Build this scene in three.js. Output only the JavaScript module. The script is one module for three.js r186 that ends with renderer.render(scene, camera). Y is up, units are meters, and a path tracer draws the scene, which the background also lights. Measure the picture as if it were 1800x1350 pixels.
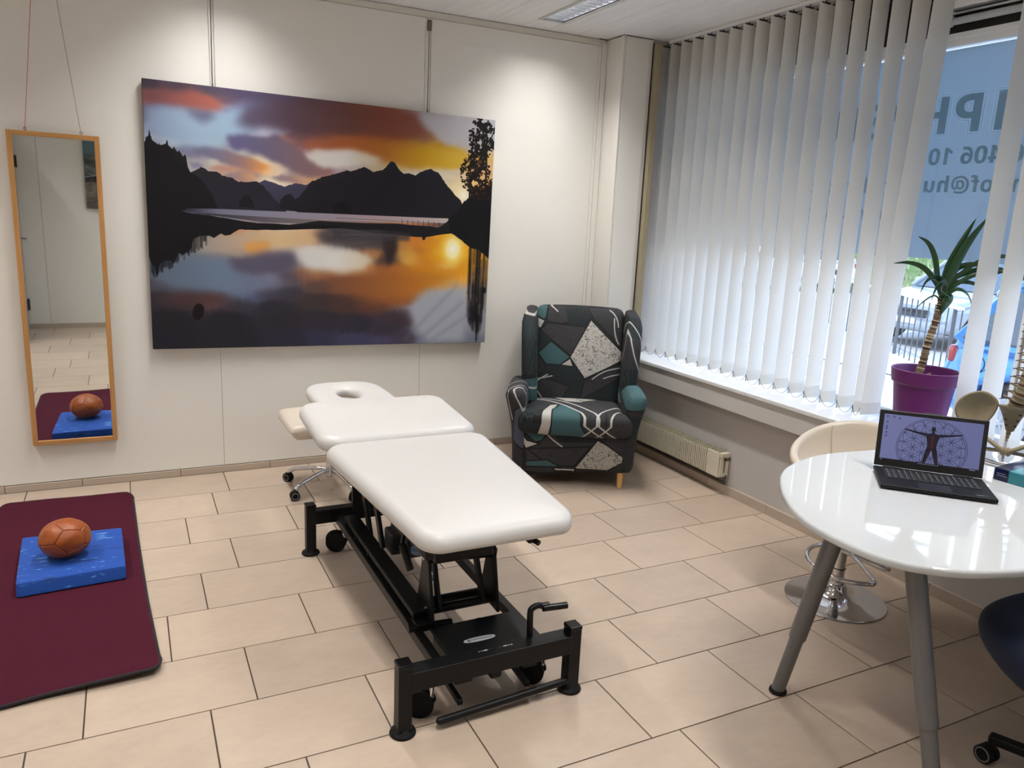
import * as THREE from 'three';
import { RoundedBoxGeometry } from 'three/addons/geometries/RoundedBoxGeometry.js';
import { mergeGeometries, mergeVertices } from 'three/addons/utils/BufferGeometryUtils.js';
import { RectAreaLightUniformsLib } from 'three/addons/lights/RectAreaLightUniformsLib.js';
import { ImprovedNoise } from 'three/addons/math/ImprovedNoise.js';

// ---------------------------------------------------------------- camera, sky, sun, exposure
const scene = new THREE.Scene();
const camera = new THREE.PerspectiveCamera(53.17, 1800 / 1350, 0.05, 200);
camera.rotation.order = 'YXZ';
camera.position.set(0, 1.5602, 4.6215);
camera.rotation.set(-0.21593, -0.46757, 0.04521);

const EXPOSURE = 1.0;
const LAMP_RADIANCE = 172;
const SKY_GAIN = 3.2;
function skyTexture() {
  const w = 512, h = 256, d = new Float32Array(w * h * 4), n = new ImprovedNoise();
  for (let j = 0; j < h; j++) for (let i = 0; i < w; i++) {
    const el = ((j + 0.5) / h - 0.5) * Math.PI, az = (i / w) * Math.PI * 2, up = Math.max(0, Math.sin(el));
    const X = Math.cos(el) * Math.cos(az), Z = Math.cos(el) * Math.sin(az);
    let c = n.noise(X * 2.2 + 5, up * 5, Z * 2.2) + 0.5 * n.noise(X * 5, up * 11 + 3, Z * 5);
    c = Math.min(1, Math.max(0, 0.42 + c * 0.9));
    const k = Math.pow(1 - up, 3), t = (j * w + i) * 4;
    const rgb = [0.30 + 0.5 * k, 0.54 + 0.38 * k, 1.0 + 0.08 * k];
    for (let q = 0; q < 3; q++) d[t + q] = SKY_GAIN * (el < 0 ? [0.4, 0.4, 0.38][q] : rgb[q] * (1 - 0.55 * c) + 0.98 * 0.55 * c);
    d[t + 3] = 1;
  }
  const tex = new THREE.DataTexture(d, w, h, THREE.RGBAFormat, THREE.FloatType);
  tex.mapping = THREE.EquirectangularReflectionMapping; tex.magFilter = THREE.LinearFilter; tex.needsUpdate = true;
  return tex;
}
scene.background = skyTexture();

const sun = new THREE.DirectionalLight(0xf6f9ff, 4);
sun.position.set(-7, 17, 8); sun.target.position.set(6, 0, 0);
sun.shadow.radius = 1; sun.shadow.mapSize.set(2048, 2048);
Object.assign(sun.shadow.camera, { left: -25, right: 25, top: 25, bottom: -25, near: 1, far: 60 });
scene.add(sun, sun.target);
RectAreaLightUniformsLib.init();

// ---------------------------------------------------------------- helpers
let seed = 7;
const rnd = () => { seed = (seed * 1664525 + 1013904223) >>> 0; return seed / 4294967296; };
const rr = (a, b) => a + (b - a) * rnd();
const PN = new ImprovedNoise();
const noise = (x, y, z = 0) => PN.noise(x, y, z);
const fbm = (x, y, z = 0, o = 4) => { let s = 0, a = 0.5; for (let i = 0; i < o; i++) { s += a * noise(x, y, z + i * 7.3); x *= 2.03; y *= 2.03; a *= 0.5; } return s; };
const V = (x, y, z) => new THREE.Vector3(x, y, z);
const clamp = (x, a, b) => Math.min(b, Math.max(a, x));
const smooth = (a, b, x) => { const t = clamp((x - a) / (b - a), 0, 1); return t * t * (3 - 2 * t); };
const lerp = (a, b, t) => a + (b - a) * t;

const used = {};
const numbered = (n) => { used[n] = (used[n] ?? -1) + 1; return used[n] ? n + '_' + String(used[n]).padStart(3, '0') : n; };
const origins = new WeakMap();
function tag(o, label, category, group, kind) {
  if (label) o.userData.label = label;
  if (category) o.userData.category = category;
  if (group) o.userData.group = group;
  if (kind) o.userData.kind = kind;
  return o;
}
// a Group at the thing's base; parts are written in room coordinates, or in the thing's own when it is turned
function thing(name, label, category, [x, y, z], opt = {}) {
  const o = new THREE.Group(); o.name = numbered(name); scene.add(o);
  o.position.set(x, y, z); if (opt.turn !== undefined) o.rotation.y = opt.turn;
  origins.set(o, opt.turn !== undefined || opt.local ? [0, 0, 0] : [x, y, z]);
  return tag(o, label, category, opt.group, opt.kind);
}
function ready(g) {
  const q = g.index ? g.toNonIndexed() : g;
  if (!q.attributes.normal) q.computeVertexNormals();
  if (!q.attributes.uv) q.setAttribute('uv', new THREE.BufferAttribute(new Float32Array(q.attributes.position.count * 2), 2));
  for (const k of Object.keys(q.attributes)) if (!['position', 'normal', 'uv'].includes(k)) q.deleteAttribute(k);
  return q;
}
const join = (list) => (list.length === 1 ? list[0] : mergeGeometries(list.map(ready)));
function part(name, geos, mat, parent, label) {
  const g = join([].concat(geos)), o = origins.get(parent) ?? [0, 0, 0];
  if (o[0] || o[1] || o[2]) g.translate(-o[0], -o[1], -o[2]);
  const m = new THREE.Mesh(g, mat); m.name = name; origins.set(m, o); parent.add(m);
  if (label) m.userData.label = label;
  return m;
}
function single(name, geos, mat, label, category, group, kind) {
  const m = new THREE.Mesh(join([].concat(geos)), mat); m.name = numbered(name); scene.add(m); origins.set(m, [0, 0, 0]);
  return tag(m, label, category, group, kind);
}
const structure = (name, geos, mat, label) => single(name, geos, mat, label, null, null, 'structure');

const box = (x0, x1, y0, y1, z0, z1) => new THREE.BoxGeometry(x1 - x0, y1 - y0, z1 - z0).translate((x0 + x1) / 2, (y0 + y1) / 2, (z0 + z1) / 2);
const rbox = (x0, x1, y0, y1, z0, z1, r = 0.004, s = 2) => new RoundedBoxGeometry(x1 - x0, y1 - y0, z1 - z0, s, Math.min(r, (x1 - x0) / 2.01, (y1 - y0) / 2.01, (z1 - z0) / 2.01)).translate((x0 + x1) / 2, (y0 + y1) / 2, (z0 + z1) / 2);
function bar(a, b, r0, r1 = r0, seg = 16) {   // round bar between two points
  const A = V(...a), B = V(...b), d = B.clone().sub(A), g = new THREE.CylinderGeometry(r1, r0, d.length(), seg);
  return g.translate(0, d.length() / 2, 0).applyQuaternion(new THREE.Quaternion().setFromUnitVectors(V(0, 1, 0), d.normalize())).translate(...a);
}
function beam(a, b, w, h, r = 0.003) {        // rectangular bar, h measured upwards
  const A = V(...a), B = V(...b), d = B.clone().sub(A), L = d.length();
  const g = new RoundedBoxGeometry(w, h, L, 1, r).translate(0, 0, L / 2), m = new THREE.Matrix4().lookAt(B, A, V(0, 1, 0));
  return g.applyMatrix4(m).translate(...a);
}
const path = (pts, r, seg = 40, closed = false, rs = 8) => new THREE.TubeGeometry(new THREE.CatmullRomCurve3(pts.map((p) => V(...p)), closed), seg, r, rs, closed);
const lathe = (pts, x, y, z, seg = 32) => new THREE.LatheGeometry(pts.map((p) => new THREE.Vector2(...p)), seg).translate(x, y, z);
const ball = (x, y, z, r, sx = 1, sy = 1, sz = 1, n = 16) => new THREE.SphereGeometry(r, n, Math.ceil(n * 0.7)).scale(sx, sy, sz).translate(x, y, z);
function smoothed(g) { g.deleteAttribute('uv'); g.deleteAttribute('normal'); g = mergeVertices(g, 1e-5); g.computeVertexNormals(); return g; }
function planarUV(g, f) {
  const p = g.attributes.position, uv = new Float32Array(p.count * 2);
  for (let i = 0; i < p.count; i++) { const [u, v] = f(p.getX(i), p.getY(i), p.getZ(i)); uv[i * 2] = u; uv[i * 2 + 1] = v; }
  return g.setAttribute('uv', new THREE.BufferAttribute(uv, 2));
}
// a cushion-like box: rounded by r on every edge, then bent by warp(v)
function softBox(w, h, d, r, n = 14, warp) {
  const g = smoothed(new THREE.BoxGeometry(w, h, d, n, Math.max(6, Math.round(n * 0.6)), n)), p = g.attributes.position, q = V(0, 0, 0), c = V(0, 0, 0);
  for (let i = 0; i < p.count; i++) {
    q.fromBufferAttribute(p, i);
    c.set(clamp(q.x, -w / 2 + r, w / 2 - r), clamp(q.y, -h / 2 + r, h / 2 - r), clamp(q.z, -d / 2 + r, d / 2 - r));
    const e = q.clone().sub(c); if (e.lengthSq() > 1e-12) q.copy(c).addScaledVector(e.normalize(), r);
    if (warp) warp(q);
    p.setXYZ(i, q.x, q.y, q.z);
  }
  g.computeVertexNormals(); return g;
}
function gridSurface(nu, nv, f, closeU = false) {   // f(u, v) -> [x, y, z], u and v from 0 to 1
  const pos = [], uv = [], idx = [];
  for (let j = 0; j <= nv; j++) for (let i = 0; i <= nu; i++) { pos.push(...f(i / nu, j / nv)); uv.push(i / nu, j / nv); }
  for (let j = 0; j < nv; j++) for (let i = 0; i < nu; i++) { const a = j * (nu + 1) + i, b = a + 1, c = a + nu + 1, d = c + 1; idx.push(a, b, d, a, d, c); }
  let g = new THREE.BufferGeometry(); g.setAttribute('position', new THREE.Float32BufferAttribute(pos, 3)); g.setAttribute('uv', new THREE.Float32BufferAttribute(uv, 2)); g.setIndex(idx);
  if (closeU) { g = smoothed(g); } else g.computeVertexNormals();
  return g;
}
function slab(outline, y0, y1, bevel) {   // outline in [x, z], a plate with rounded rim
  const s = new THREE.Shape(outline.map(([x, z]) => new THREE.Vector2(x, -z)));
  return new THREE.ExtrudeGeometry(s, { depth: y1 - y0 - 2 * bevel, bevelThickness: bevel, bevelSize: bevel, bevelOffset: -bevel, bevelSegments: 4, curveSegments: 8 }).rotateX(-Math.PI / 2).translate(0, y0 + bevel, 0);
}
const profile = (pts, depth, bevel = 0.004, seg = 3) => new THREE.ExtrudeGeometry(new THREE.Shape(pts.map((p) => new THREE.Vector2(...p))), { depth: depth - 2 * bevel, bevelThickness: bevel, bevelSize: bevel, bevelOffset: -bevel, bevelSegments: seg, curveSegments: 10 }).translate(0, 0, bevel);

// ---------------------------------------------------------------- materials
function canvasTexture(w, h, draw, srgb = true) {
  const c = document.createElement('canvas'); c.width = w; c.height = h; draw(c.getContext('2d'), w, h);
  const t = new THREE.CanvasTexture(c); t.magFilter = THREE.LinearFilter; t.anisotropy = 4; t.wrapS = t.wrapT = THREE.RepeatWrapping; if (srgb) t.colorSpace = THREE.SRGBColorSpace; return t;
}
function pixelTexture(w, h, f, srgb = true) {   // f(u, v) -> [r, g, b] 0..255
  const d = new Uint8Array(w * h * 4);
  for (let j = 0; j < h; j++) for (let i = 0; i < w; i++) { const c = f(i / w, j / h); for (let q = 0; q < 3; q++) d[(j * w + i) * 4 + q] = clamp(c[q] ?? c[0], 0, 255); d[(j * w + i) * 4 + 3] = 255; }
  const t = new THREE.DataTexture(d, w, h); t.magFilter = THREE.LinearFilter; t.minFilter = THREE.LinearFilter; t.wrapS = t.wrapT = THREE.RepeatWrapping; if (srgb) t.colorSpace = THREE.SRGBColorSpace; t.needsUpdate = true; return t;
}
const std = (color, roughness = 0.6, o = {}) => new THREE.MeshStandardMaterial({ color, roughness, ...o });
const phys = (color, roughness, o = {}) => new THREE.MeshPhysicalMaterial({ color, roughness, ...o });
const grainBump = pixelTexture(256, 256, (u, v) => [128 + 60 * fbm(u * 40, v * 40) + 40 * (rnd() - 0.5)], false);
const bumped = (scale, rep) => { const t = grainBump.clone(); t.repeat.set(rep, rep); return { bumpMap: t, bumpScale: scale }; };
const M = {
  wall: std('#e6e3db', 0.55), ceiling: std('#efefee', 0.85), header: std('#e0dbcf', 0.7),
  grout: std('#4a3d35', 0.9), trimTile: std('#b3a493', 0.45), sill: phys('#e6e8ea', 0.22), apron: std('#c9c6c1', 0.6), lowerWall: std('#b9b4b0', 0.8),
  frameWhite: std('#e9ebec', 0.4), dark: std('#1c1a18', 0.6), ochre: std('#a3987c', 0.6), wood: std('#b9803f', 0.45), beech: std('#cf9f5f', 0.5),
  mirror: std('#e9eeee', 0.015, { metalness: 1 }), chrome: std('#d6d6d8', 0.08, { metalness: 1 }), steel: std('#b9babd', 0.25, { metalness: 1 }),
  black: phys('#0b0b0c', 0.42, { specularIntensity: 0.5 }), blackGloss: phys('#080809', 0.25, { specularIntensity: 0.6 }), rubber: phys('#09090a', 0.7, { specularIntensity: 0.5 }), greyRing: std('#6b6d70', 0.5),
  vinyl: phys('#c8c6c3', 0.38, { ...bumped(0.0003, 14) }), stoolVinyl: phys('#cfc4b4', 0.35),
  legGrey: std('#6a6a6b', 0.4, { metalness: 0.3 }), glassWhite: phys('#bcbebe', 0.04),
  cord: std('#8c8577', 0.8), redCord: std('#b35a4c', 0.8), darkCord: std('#4b463c', 0.7),
  pot: std('#621460', 0.42), soil: std('#3a2a1e', 1), bone: std('#86795f', 0.5), boneDark: std('#3b3027', 0.7), nerve: std('#39343a', 0.6), disc: std('#6b5138', 0.6),
  pane: phys('#ffffff', 0.02, { transmission: 1, thickness: 0, ior: 1.45 }), vane: phys('#efece5', 1, { transmission: 0.62, thickness: 0 }),
};
M.pane.side = THREE.DoubleSide; M.vane.side = THREE.DoubleSide;

// ================================================================ THE ROOM
const H = 2.72, WX = 3.118, ZB = 4.9, XL = -2.65;
const TD = 0.3294, TL = 0.4952, TJ = 0.0045;

// floor of staggered tiles laid one by one in dark grout
const floor = structure('floor', box(XL, WX + 0.02, -0.12, -0.0035, -0.02, ZB), M.grout, 'beige stone-look floor tiles in staggered rows with dark joints');
{
  const tone = (s) => pixelTexture(512, 512, (u, v) => {
    const a = fbm(u * 5 + s, v * 7, s) , b = fbm(u * 22, v * 34 + s, 3 + s), g = rnd() - 0.5, k = 1 + 0.07 * a + 0.035 * b + 0.012 * g;
    const m = k * (1 + 0.02 * (s - 1)); return [178 * m, 160 * m, 142 * m];
  });
  const mats = [0, 1, 2].map((s) => phys('#ffffff', 0.34, { map: tone(s), bumpMap: grainBump, bumpScale: 0.00015 }));
  const shapes = [0, 1, 2, 3, 4, 5].map((k) => planarUV(new RoundedBoxGeometry(TL - TJ, 0.008, TD - TJ, 1, 0.0012), (x, y, z) => [x + 0.31 * k, z + 0.47 * k]));
  const known = { 0: 0.4396, 1: 0.3445, 2: 0.189, 3: 0.364, 4: 0.2074, 5: 0.0605, 6: 0.2986, 7: 0.1555, 8: 0.384, 9: 0.489 };
  for (let r = 0; r * TD + 0.008 < ZB; r++) {
    const z0 = r * TD + 0.008, z1 = Math.min(z0 + TD, ZB), ph = known[r] ?? ((r * 0.317 + 0.08) % 1) * TL;
    for (let k = -7; k < 9; k++) {
      const a = Math.max(ph + k * TL, XL), b = Math.min(ph + (k + 1) * TL, WX);
      if (b - a < 0.02) continue;
      const m = new THREE.Mesh(shapes[Math.floor(rnd() * 6)], mats[Math.floor(rnd() * 3)]); m.name = 'tile';
      m.scale.set((b - a - TJ) / (TL - TJ), 1, (z1 - z0 - TJ) / (TD - TJ)); m.position.set((a + b) / 2, -0.004, (z0 + z1) / 2);
      floor.add(m);
    }
  }
}
// back wall of panels, a header strip above them, tile skirting below
const wallBack = structure('wall_back', box(XL, 3.5, -0.12, 2.95, -0.25, -0.02), M.header, 'cream panelled wall behind the treatment table');
for (const [a, b] of [[XL, -1.96], [-1.96, -0.755], [-0.755, 0.45], [0.45, 1.655], [1.655, 2.86]]) part('panel', rbox(a + 0.0007, b - 0.0007, 0.042, 2.676, -0.018, 0, 0.0012, 1), M.wall, wallBack);
part('edge_strip', [rbox(2.862, 2.885, 0.042, 2.676, -0.018, -0.002, 0.001, 1), rbox(2.887, 2.926, 0.042, 2.70, -0.02, 0.004, 0.002, 1)], M.wall, wallBack);
part('header_strip', rbox(XL, 2.93, 2.679, 2.716, -0.019, -0.008, 0.001, 1), M.header, wallBack);
const skirting = structure('baseboard_back', box(XL, 2.93, 0.0, 0.036, -0.018, 0.003), M.grout, 'low skirting of beige tile pieces');
for (let x = XL; x < 2.9; ) { const b = Math.min(x < -0.29 - 0.6 ? x + 0.4 : [-0.29, 0.209, 0.709, 1.21, 1.71, 2.216, 2.93].find((q) => q > x + 0.01), 2.93); part('tile', rbox(x + 0.0015, b - 0.0015, 0, 0.038, -0.01, 0.008, 0.001, 1), M.trimTile, skirting); x = b; }
structure('trim_1', [box(2.928, 3.16, 0, H, -0.02, 0.19), rbox(2.945, 3.13, 0.03, H - 0.004, 0.19, 0.196, 0.002, 1), rbox(2.924, 2.934, 0.0, H - 0.003, 0.168, 0.198, 0.003, 1)], M.wall, 'boxed corner pillar between back wall and window');
structure('trim_2', [box(2.86, 2.99, H - 0.005, H - 0.001, 0.004, 0.006), box(2.925, 2.93, H - 0.005, H - 0.001, 0.0, 0.2), box(2.94, 3.15, H - 0.005, H - 0.001, 0.197, 0.2)], M.dark, 'dark gap under the ceiling round the pillar');
// window wall: low wall with overhanging ledge, sill, reveal, lintel
structure('wall_right', [box(WX, 3.5, -0.3, 0.62, -0.25, ZB + 0.2), box(3.36, 3.5, 2.6, 2.95, -0.25, ZB + 0.2), box(3.16, 3.5, 0.6, 2.95, -0.25, 0.2), box(WX, 3.5, 0.6, 2.95, 4.75, ZB + 0.2)], M.lowerWall, 'low grey wall under the window');
structure('trim_3', rbox(3.06, WX + 0.02, 0.515, 0.632, 0.2, 4.75, 0.004), M.apron, 'grey ledge box under the window sill');
structure('trim_4', rbox(3.048, 3.47, 0.632, 0.657, 0.2, 4.75, 0.006, 3), M.sill, 'glossy white window sill');
structure('trim_5', [box(3.16, 3.18, 0.657, 2.69, 0.196, 0.2), rbox(3.16, 3.20, 0.657, 2.69, 0.2, 0.235, 0.002, 1)], M.ochre, 'ochre wooden reveal post beside the blind');
structure('trim_6', rbox(3.153, 3.158, 0.657, 2.70, 0.196, 0.203, 0.001, 1), M.dark, 'dark joint beside the reveal post');
const skirtR = structure('baseboard_right', box(3.112, WX + 0.01, 0, 0.05, 0.19, ZB), M.grout, 'beige tile skirting under the window wall');
for (let z = 0.19; z < ZB - 0.02; z += 0.495) part('tile', rbox(3.102, WX, 0, 0.054, z + 0.001, Math.min(z + 0.494, ZB), 0.001, 1), M.trimTile, skirtR);
// the far walls
structure('wall_left', box(XL - 0.2, XL, -0.12, 2.95, -0.25, ZB + 0.2), M.wall, 'plain cream wall out of view on the left');
const wallFront = structure('wall_front', box(XL - 0.2, 3.5, -0.12, 2.95, ZB + 0.02, ZB + 0.25), M.header, 'white panelled wall seen in the mirror');
for (const [a, b] of [[XL, -1.97], [-1.97, -0.767], [-0.767, 0.436], [0.436, 1.64], [1.64, WX]]) part('panel', rbox(a + 0.0012, b - 0.0012, 0.05, 2.70, ZB, ZB + 0.018, 0.0012, 1), M.wall, wallFront);
const skirtF = structure('baseboard_front', box(XL, WX, 0, 0.045, ZB - 0.003, ZB + 0.01), M.grout, 'tile skirting seen in the mirror');
for (let x = XL; x < WX - 0.05; x += 0.495) part('tile', rbox(x + 0.0015, Math.min(x + 0.494, WX), 0, 0.05, ZB - 0.01, ZB + 0.004, 0.001, 1), M.trimTile, skirtF);
// door leaf standing open against the far wall, seen edge-on in the mirror
{
  const leaf = std('#9fa3a8', 0.5);
  const d = structure('door_1', rbox(-1.005, -0.96, 0.01, 2.02, 4.0, 4.875, 0.003), leaf, 'grey door leaf standing open, seen in the mirror');
  for (const y of [0.26, 1.71]) part('hinge', [bar([-0.952, y - 0.06, 4.882], [-0.952, y + 0.06, 4.882], 0.011), rbox(-0.962, -0.952, y - 0.055, y + 0.055, 4.82, 4.882, 0.002, 1)], M.dark, d);
  part('door_handle', [bar([-0.965, 0.95, 4.815], [-0.915, 0.95, 4.815], 0.009), bar([-0.915, 0.95, 4.825], [-0.915, 0.95, 4.7], 0.009)], M.steel, d);
}
// ceiling: slab, plaster-board panels with fine joints, openings for the recessed lamps
const LAMP_X = [2.385, 0.485, -1.415], LAMP_Z = [[0.225, 1.475], [2.7, 3.95]], LW = 0.086;
const streaks = pixelTexture(512, 256, (u, v) => [238 + 12 * fbm(u * 6, v * 40) + 5 * fbm(u * 40, v * 160, 4)]);
const ceilMat = std('#ffffff', 0.9, { map: streaks, color: '#ffffff' });
const ceiling = structure('ceiling', box(XL - 0.2, 3.5, 2.87, 2.97, -0.25, ZB + 0.2), M.ceiling, 'white panelled ceiling with recessed louvre lamps');
{
  const xs = [XL]; for (const c of [...LAMP_X].reverse()) xs.push(c - 0.31, c - LW, c + LW, c + 0.31); xs.push(3.36);
  xs.sort((a, b) => a - b);
  const add = (a, b, c, d) => { const g = box(a + 0.0012, b - 0.0012, H, 2.87, c + 0.001, d - 0.001); part('panel', planarUV(g, (x, y, z) => [z / 2, x / 1.3]), ceilMat, ceiling); };
  for (let i = 0; i + 1 < xs.length; i++) {
    if (xs[i + 1] - xs[i] < 0.01) continue;
    if (LAMP_X.some((c) => Math.abs(c - LW - xs[i]) < 1e-6)) { let z = -0.02; for (const [a, b] of LAMP_Z) { add(xs[i], xs[i + 1], z, a); z = b; } add(xs[i], xs[i + 1], z, ZB + 0.02); }
    else add(xs[i], xs[i + 1], -0.02, ZB + 0.02);
  }
}
// recessed louvre lamps
{
  const white = std('#c9c9c7', 0.5), alu = std('#55565a', 0.3, { metalness: 0.9 }), bladeMat = std('#7b7c80', 0.25, { metalness: 0.95 }), tubeMat = std('#fff6ea', 0.4, { emissive: '#ffeeda', emissiveIntensity: 6 });
  const where = [['at the top edge beside the window', 'over the treatment table head', 'over the left of the room'], ['', '', ''], ['', '', '']];
  let first = null;
  LAMP_Z.forEach(([z0, z1], j) => LAMP_X.forEach((cx, i) => {
    let t;
    const label = i === 0 && j === 0 ? 'long recessed ceiling lamp with white louvre blades near the window corner' : 'recessed louvre ceiling lamp outside the picture';
    if (!first) {
      t = thing('ceiling_lamp', label, 'ceiling lamp', [cx, H, z0]);
      const L = z1 - z0, X0 = cx - LW, X1 = cx + LW;
      part('housing', [box(X0, X1, H + 0.13, H + 0.14, z0, z1), box(X0, X0 + 0.004, H, H + 0.13, z0, z1), box(X1 - 0.004, X1, H, H + 0.13, z0, z1), box(X0, X1, H, H + 0.13, z0, z0 + 0.003), box(X0, X1, H, H + 0.13, z1 - 0.003, z1)], white, t);
      part('trim_frame', [rbox(X0 - 0.012, X0 + 0.01, H - 0.006, H, z0 - 0.012, z1 + 0.012, 0.002, 1), rbox(X1 - 0.01, X1 + 0.012, H - 0.006, H, z0 - 0.012, z1 + 0.012, 0.002, 1), rbox(X0, X1, H - 0.006, H, z0 - 0.012, z0 + 0.004, 0.002, 1), rbox(X0, X1, H - 0.006, H, z1 - 0.004, z1 + 0.012, 0.002, 1)], white, t);
      for (let z = z0 + 0.014; z < z1 - 0.02; z += 0.0605) part('louvre_blade', profile([[-0.006, H + 0.04], [-0.0042, H + 0.025], [-0.0018, H + 0.01], [-0.0006, H + 0.002], [0.0006, H + 0.002], [0.0018, H + 0.01], [0.0042, H + 0.025], [0.006, H + 0.04]], 0.138, 0.0003, 1).rotateY(Math.PI / 2).translate(cx - 0.069, 0, z), bladeMat, t);
      for (const s of [-1, 1]) part('reflector', profile([[s * 0.066, H + 0.001], [s * 0.0685, H + 0.001], [s * 0.078, H + 0.05], [s * 0.082, H + 0.12], [s * 0.079, H + 0.12], [s * 0.075, H + 0.05]], L - 0.01, 0.0004, 1).translate(cx, 0, z0 + 0.005), alu, t);
      for (const s of [-0.032, 0.032]) part('lamp_tube', bar([cx + s, H + 0.108, z0 + 0.02], [cx + s, H + 0.108, z1 - 0.02], 0.013), tubeMat, t);
      first = t;
    } else {
      t = first.clone(); t.name = numbered('ceiling_lamp'); scene.add(t); t.position.set(cx, H, z0); tag(t, label, null, 'ceiling lamps out of the picture');
    }
    const a = new THREE.RectAreaLight('#fffdfb', LAMP_RADIANCE, 0.1, z1 - z0 - 0.06);
    a.position.set(cx, H + 0.09, (z0 + z1) / 2); a.rotation.set(-Math.PI / 2, 0, 0); scene.add(a);
  }));
  first.userData.group = undefined; delete first.userData.group;
}

// ================================================================ WINDOW, BLIND, RADIATOR
{
  const glassX = 3.45;
  const w = structure('window_1', [rbox(3.42, 3.49, 2.40, 2.45, 0.2, 4.75, 0.004), rbox(3.40, 3.42, 2.425, 2.45, 0.2, 4.75, 0.003), rbox(3.42, 3.49, 0.64, 0.69, 0.2, 4.75, 0.004), rbox(3.42, 3.49, 0.69, 2.40, 0.2, 0.25, 0.004), rbox(3.42, 3.49, 0.69, 2.40, 4.7, 4.75, 0.004)], M.frameWhite, 'large shop window behind the vertical blind');
  part('pane', box(glassX, glassX + 0.006, 0.69, 2.40, 0.25, 4.7), M.pane, w);
  structure('window_2', [rbox(3.415, 3.47, 2.45, 2.60, 0.2, 4.75, 0.004), rbox(3.35, 3.48, 2.60, 2.70, 0.2, 4.75, 0.004)], std('#15110f', 0.55), 'dark shutter box above the window');
  // printed film on the outside of the glass, letters read from the street
  const z1 = 4.35, z0 = 0.26, y0 = 1.446, y1 = 2.392, px = 2048 / (z1 - z0);
  const film = canvasTexture(2048, 512, (g, W, Ht) => {
    const Y = (y) => (y1 - y) / (y1 - y0) * Ht, Z = (z) => (z1 - z) * px, sy = Ht / (y1 - y0) / px;
    g.fillStyle = '#b4c6d2'; g.fillRect(0, 0, W, Ht);
    const put = (s, z, y, em, right, wide = 1) => {
      g.save(); g.translate(Z(z), Y(y)); g.scale(wide, sy); g.font = 'bold ' + em * px + 'px sans-serif'; g.textAlign = right ? 'right' : 'left';
      g.strokeStyle = '#c2d2dc'; g.lineWidth = 0.03 * px; if (em > 0.15) { g.lineJoin = 'round'; g.strokeText(s, 0, 0); g.strokeStyle = '#9db4c0'; g.lineWidth = 0.022 * px; g.strokeText(s, 0, 0); g.strokeStyle = '#bccdd8'; g.lineWidth = 0.014 * px; g.strokeText(s, 0, 0); }
      g.fillStyle = '#86a0aa'; g.fillText(s, 0, 0); g.restore();
    };
    put('HUMAN', 2.345, 2.022, 0.232, true, 1.17); put('PHYSIO', 2.325, 2.022, 0.232, false, 1.17);
    put('056 ', 2.43, 1.882, 0.106, true, 1.12); put('406 10 11', 2.43, 1.882, 0.106, false, 1.12);
    put('erlenhof', 2.305, 1.757, 0.099, true, 1.14); put('@humanphysio.ch', 2.305, 1.757, 0.099, false, 1.14);
    put('www.humanphysio.ch', 1.94, 1.625, 0.085);
  });
  const filmMat = phys('#ffffff', 1, { map: film, transmission: 0.6, thickness: 0 }); filmMat.side = THREE.DoubleSide;
  const fg = planarUV(box(glassX + 0.007, glassX + 0.0085, y0, y1, z0, z1), (x, y, z) => [(z1 - z) / (z1 - z0), (y - y0) / (y1 - y0)]);
  single('window_film', fg, filmMat, 'frosted blue window film with mirrored lettering behind the blind', 'window film');
}
// vertical blind
{
  const b = thing('vertical_blind', 'off-white vertical slat blind hanging across the whole shop window', 'window blind', [3.27, 0.66, 2.8]);
  part('headrail', rbox(3.245, 3.297, 2.698, 2.719, 0.24, 4.72, 0.004), M.frameWhite, b);
  const spots = []; for (let i = 0; i < 19; i++) spots.push(0.2 + 0.1096 * i + (i ? 0 : 0.005)); for (let z = 2.562; z < 4.65; z += 0.1096) spots.push(z);
  const carrierMat = std('#26282c', 0.5);
  spots.forEach((z, i) => {
    const dz = z < 2.1 ? lerp(-0.022, -0.006, smooth(0.9, 2.05, z)) + rr(-0.004, 0.004) : z < 2.5 ? 0.012 : 0.012, W = 0.126, dx = Math.sqrt(W * W - dz * dz), x0 = 3.211, yb = 0.673 + rr(-0.001, 0.001), sway = rr(-0.004, 0.004), push = i === 18 ? 0.078 : i === 17 ? 0.012 : 0;
    const at = (s, y) => { const k = (y - 0.67) / 2.0; return [x0 + dx * s, y, z + dz * s + sway * k - push * (1 - clamp(k, 0, 1)) + 0.004 * Math.sin(s * Math.PI)]; };
    const v = part('vane', gridSurface(4, 10, (u, q) => at(u, lerp(yb, 2.684, q))), M.vane, b);
    const pk = gridSurface(4, 2, (u, q) => { const p = at(u, lerp(yb + 0.001, yb + 0.058, q)); return [p[0], p[1], p[2] + 0.002 * Math.sin(q * Math.PI) + 0.0012]; });
    part('bottom_pocket', [pk, gridSurface(4, 1, (u, q) => { const p = at(u, yb + 0.056 + q * 0.003); return [p[0], p[1], p[2] + 0.0022]; })], M.vane, v);
    part('carrier', [rbox(x0 + 0.02, x0 + 0.075, 2.682, 2.689, z - 0.004, z + 0.004, 0.001, 1), bar([x0 + 0.05, 2.689, z], [x0 + 0.05, 2.70, z], 0.003, 0.003, 8)], carrierMat, v);
    if (i !== 18 && i !== spots.length - 1) {
      const n = spots[i + 1], ch = []; for (let k = 0; k <= 8; k++) { const t = k / 8; ch.push([x0 - 0.002, yb + 0.036 - 0.045 * 4 * t * (1 - t), lerp(z - push, n - (i === 17 ? 0.078 : i === 16 ? 0.012 : 0), t)]); }
      part('chain', [path(ch, 0.0011, 16, false, 5), bar([x0 - 0.001, yb, z - push], [x0 - 0.001, yb + 0.04, z - push], 0.0013, 0.0013, 5)], carrierMat, v);
    }
  });
}
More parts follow.
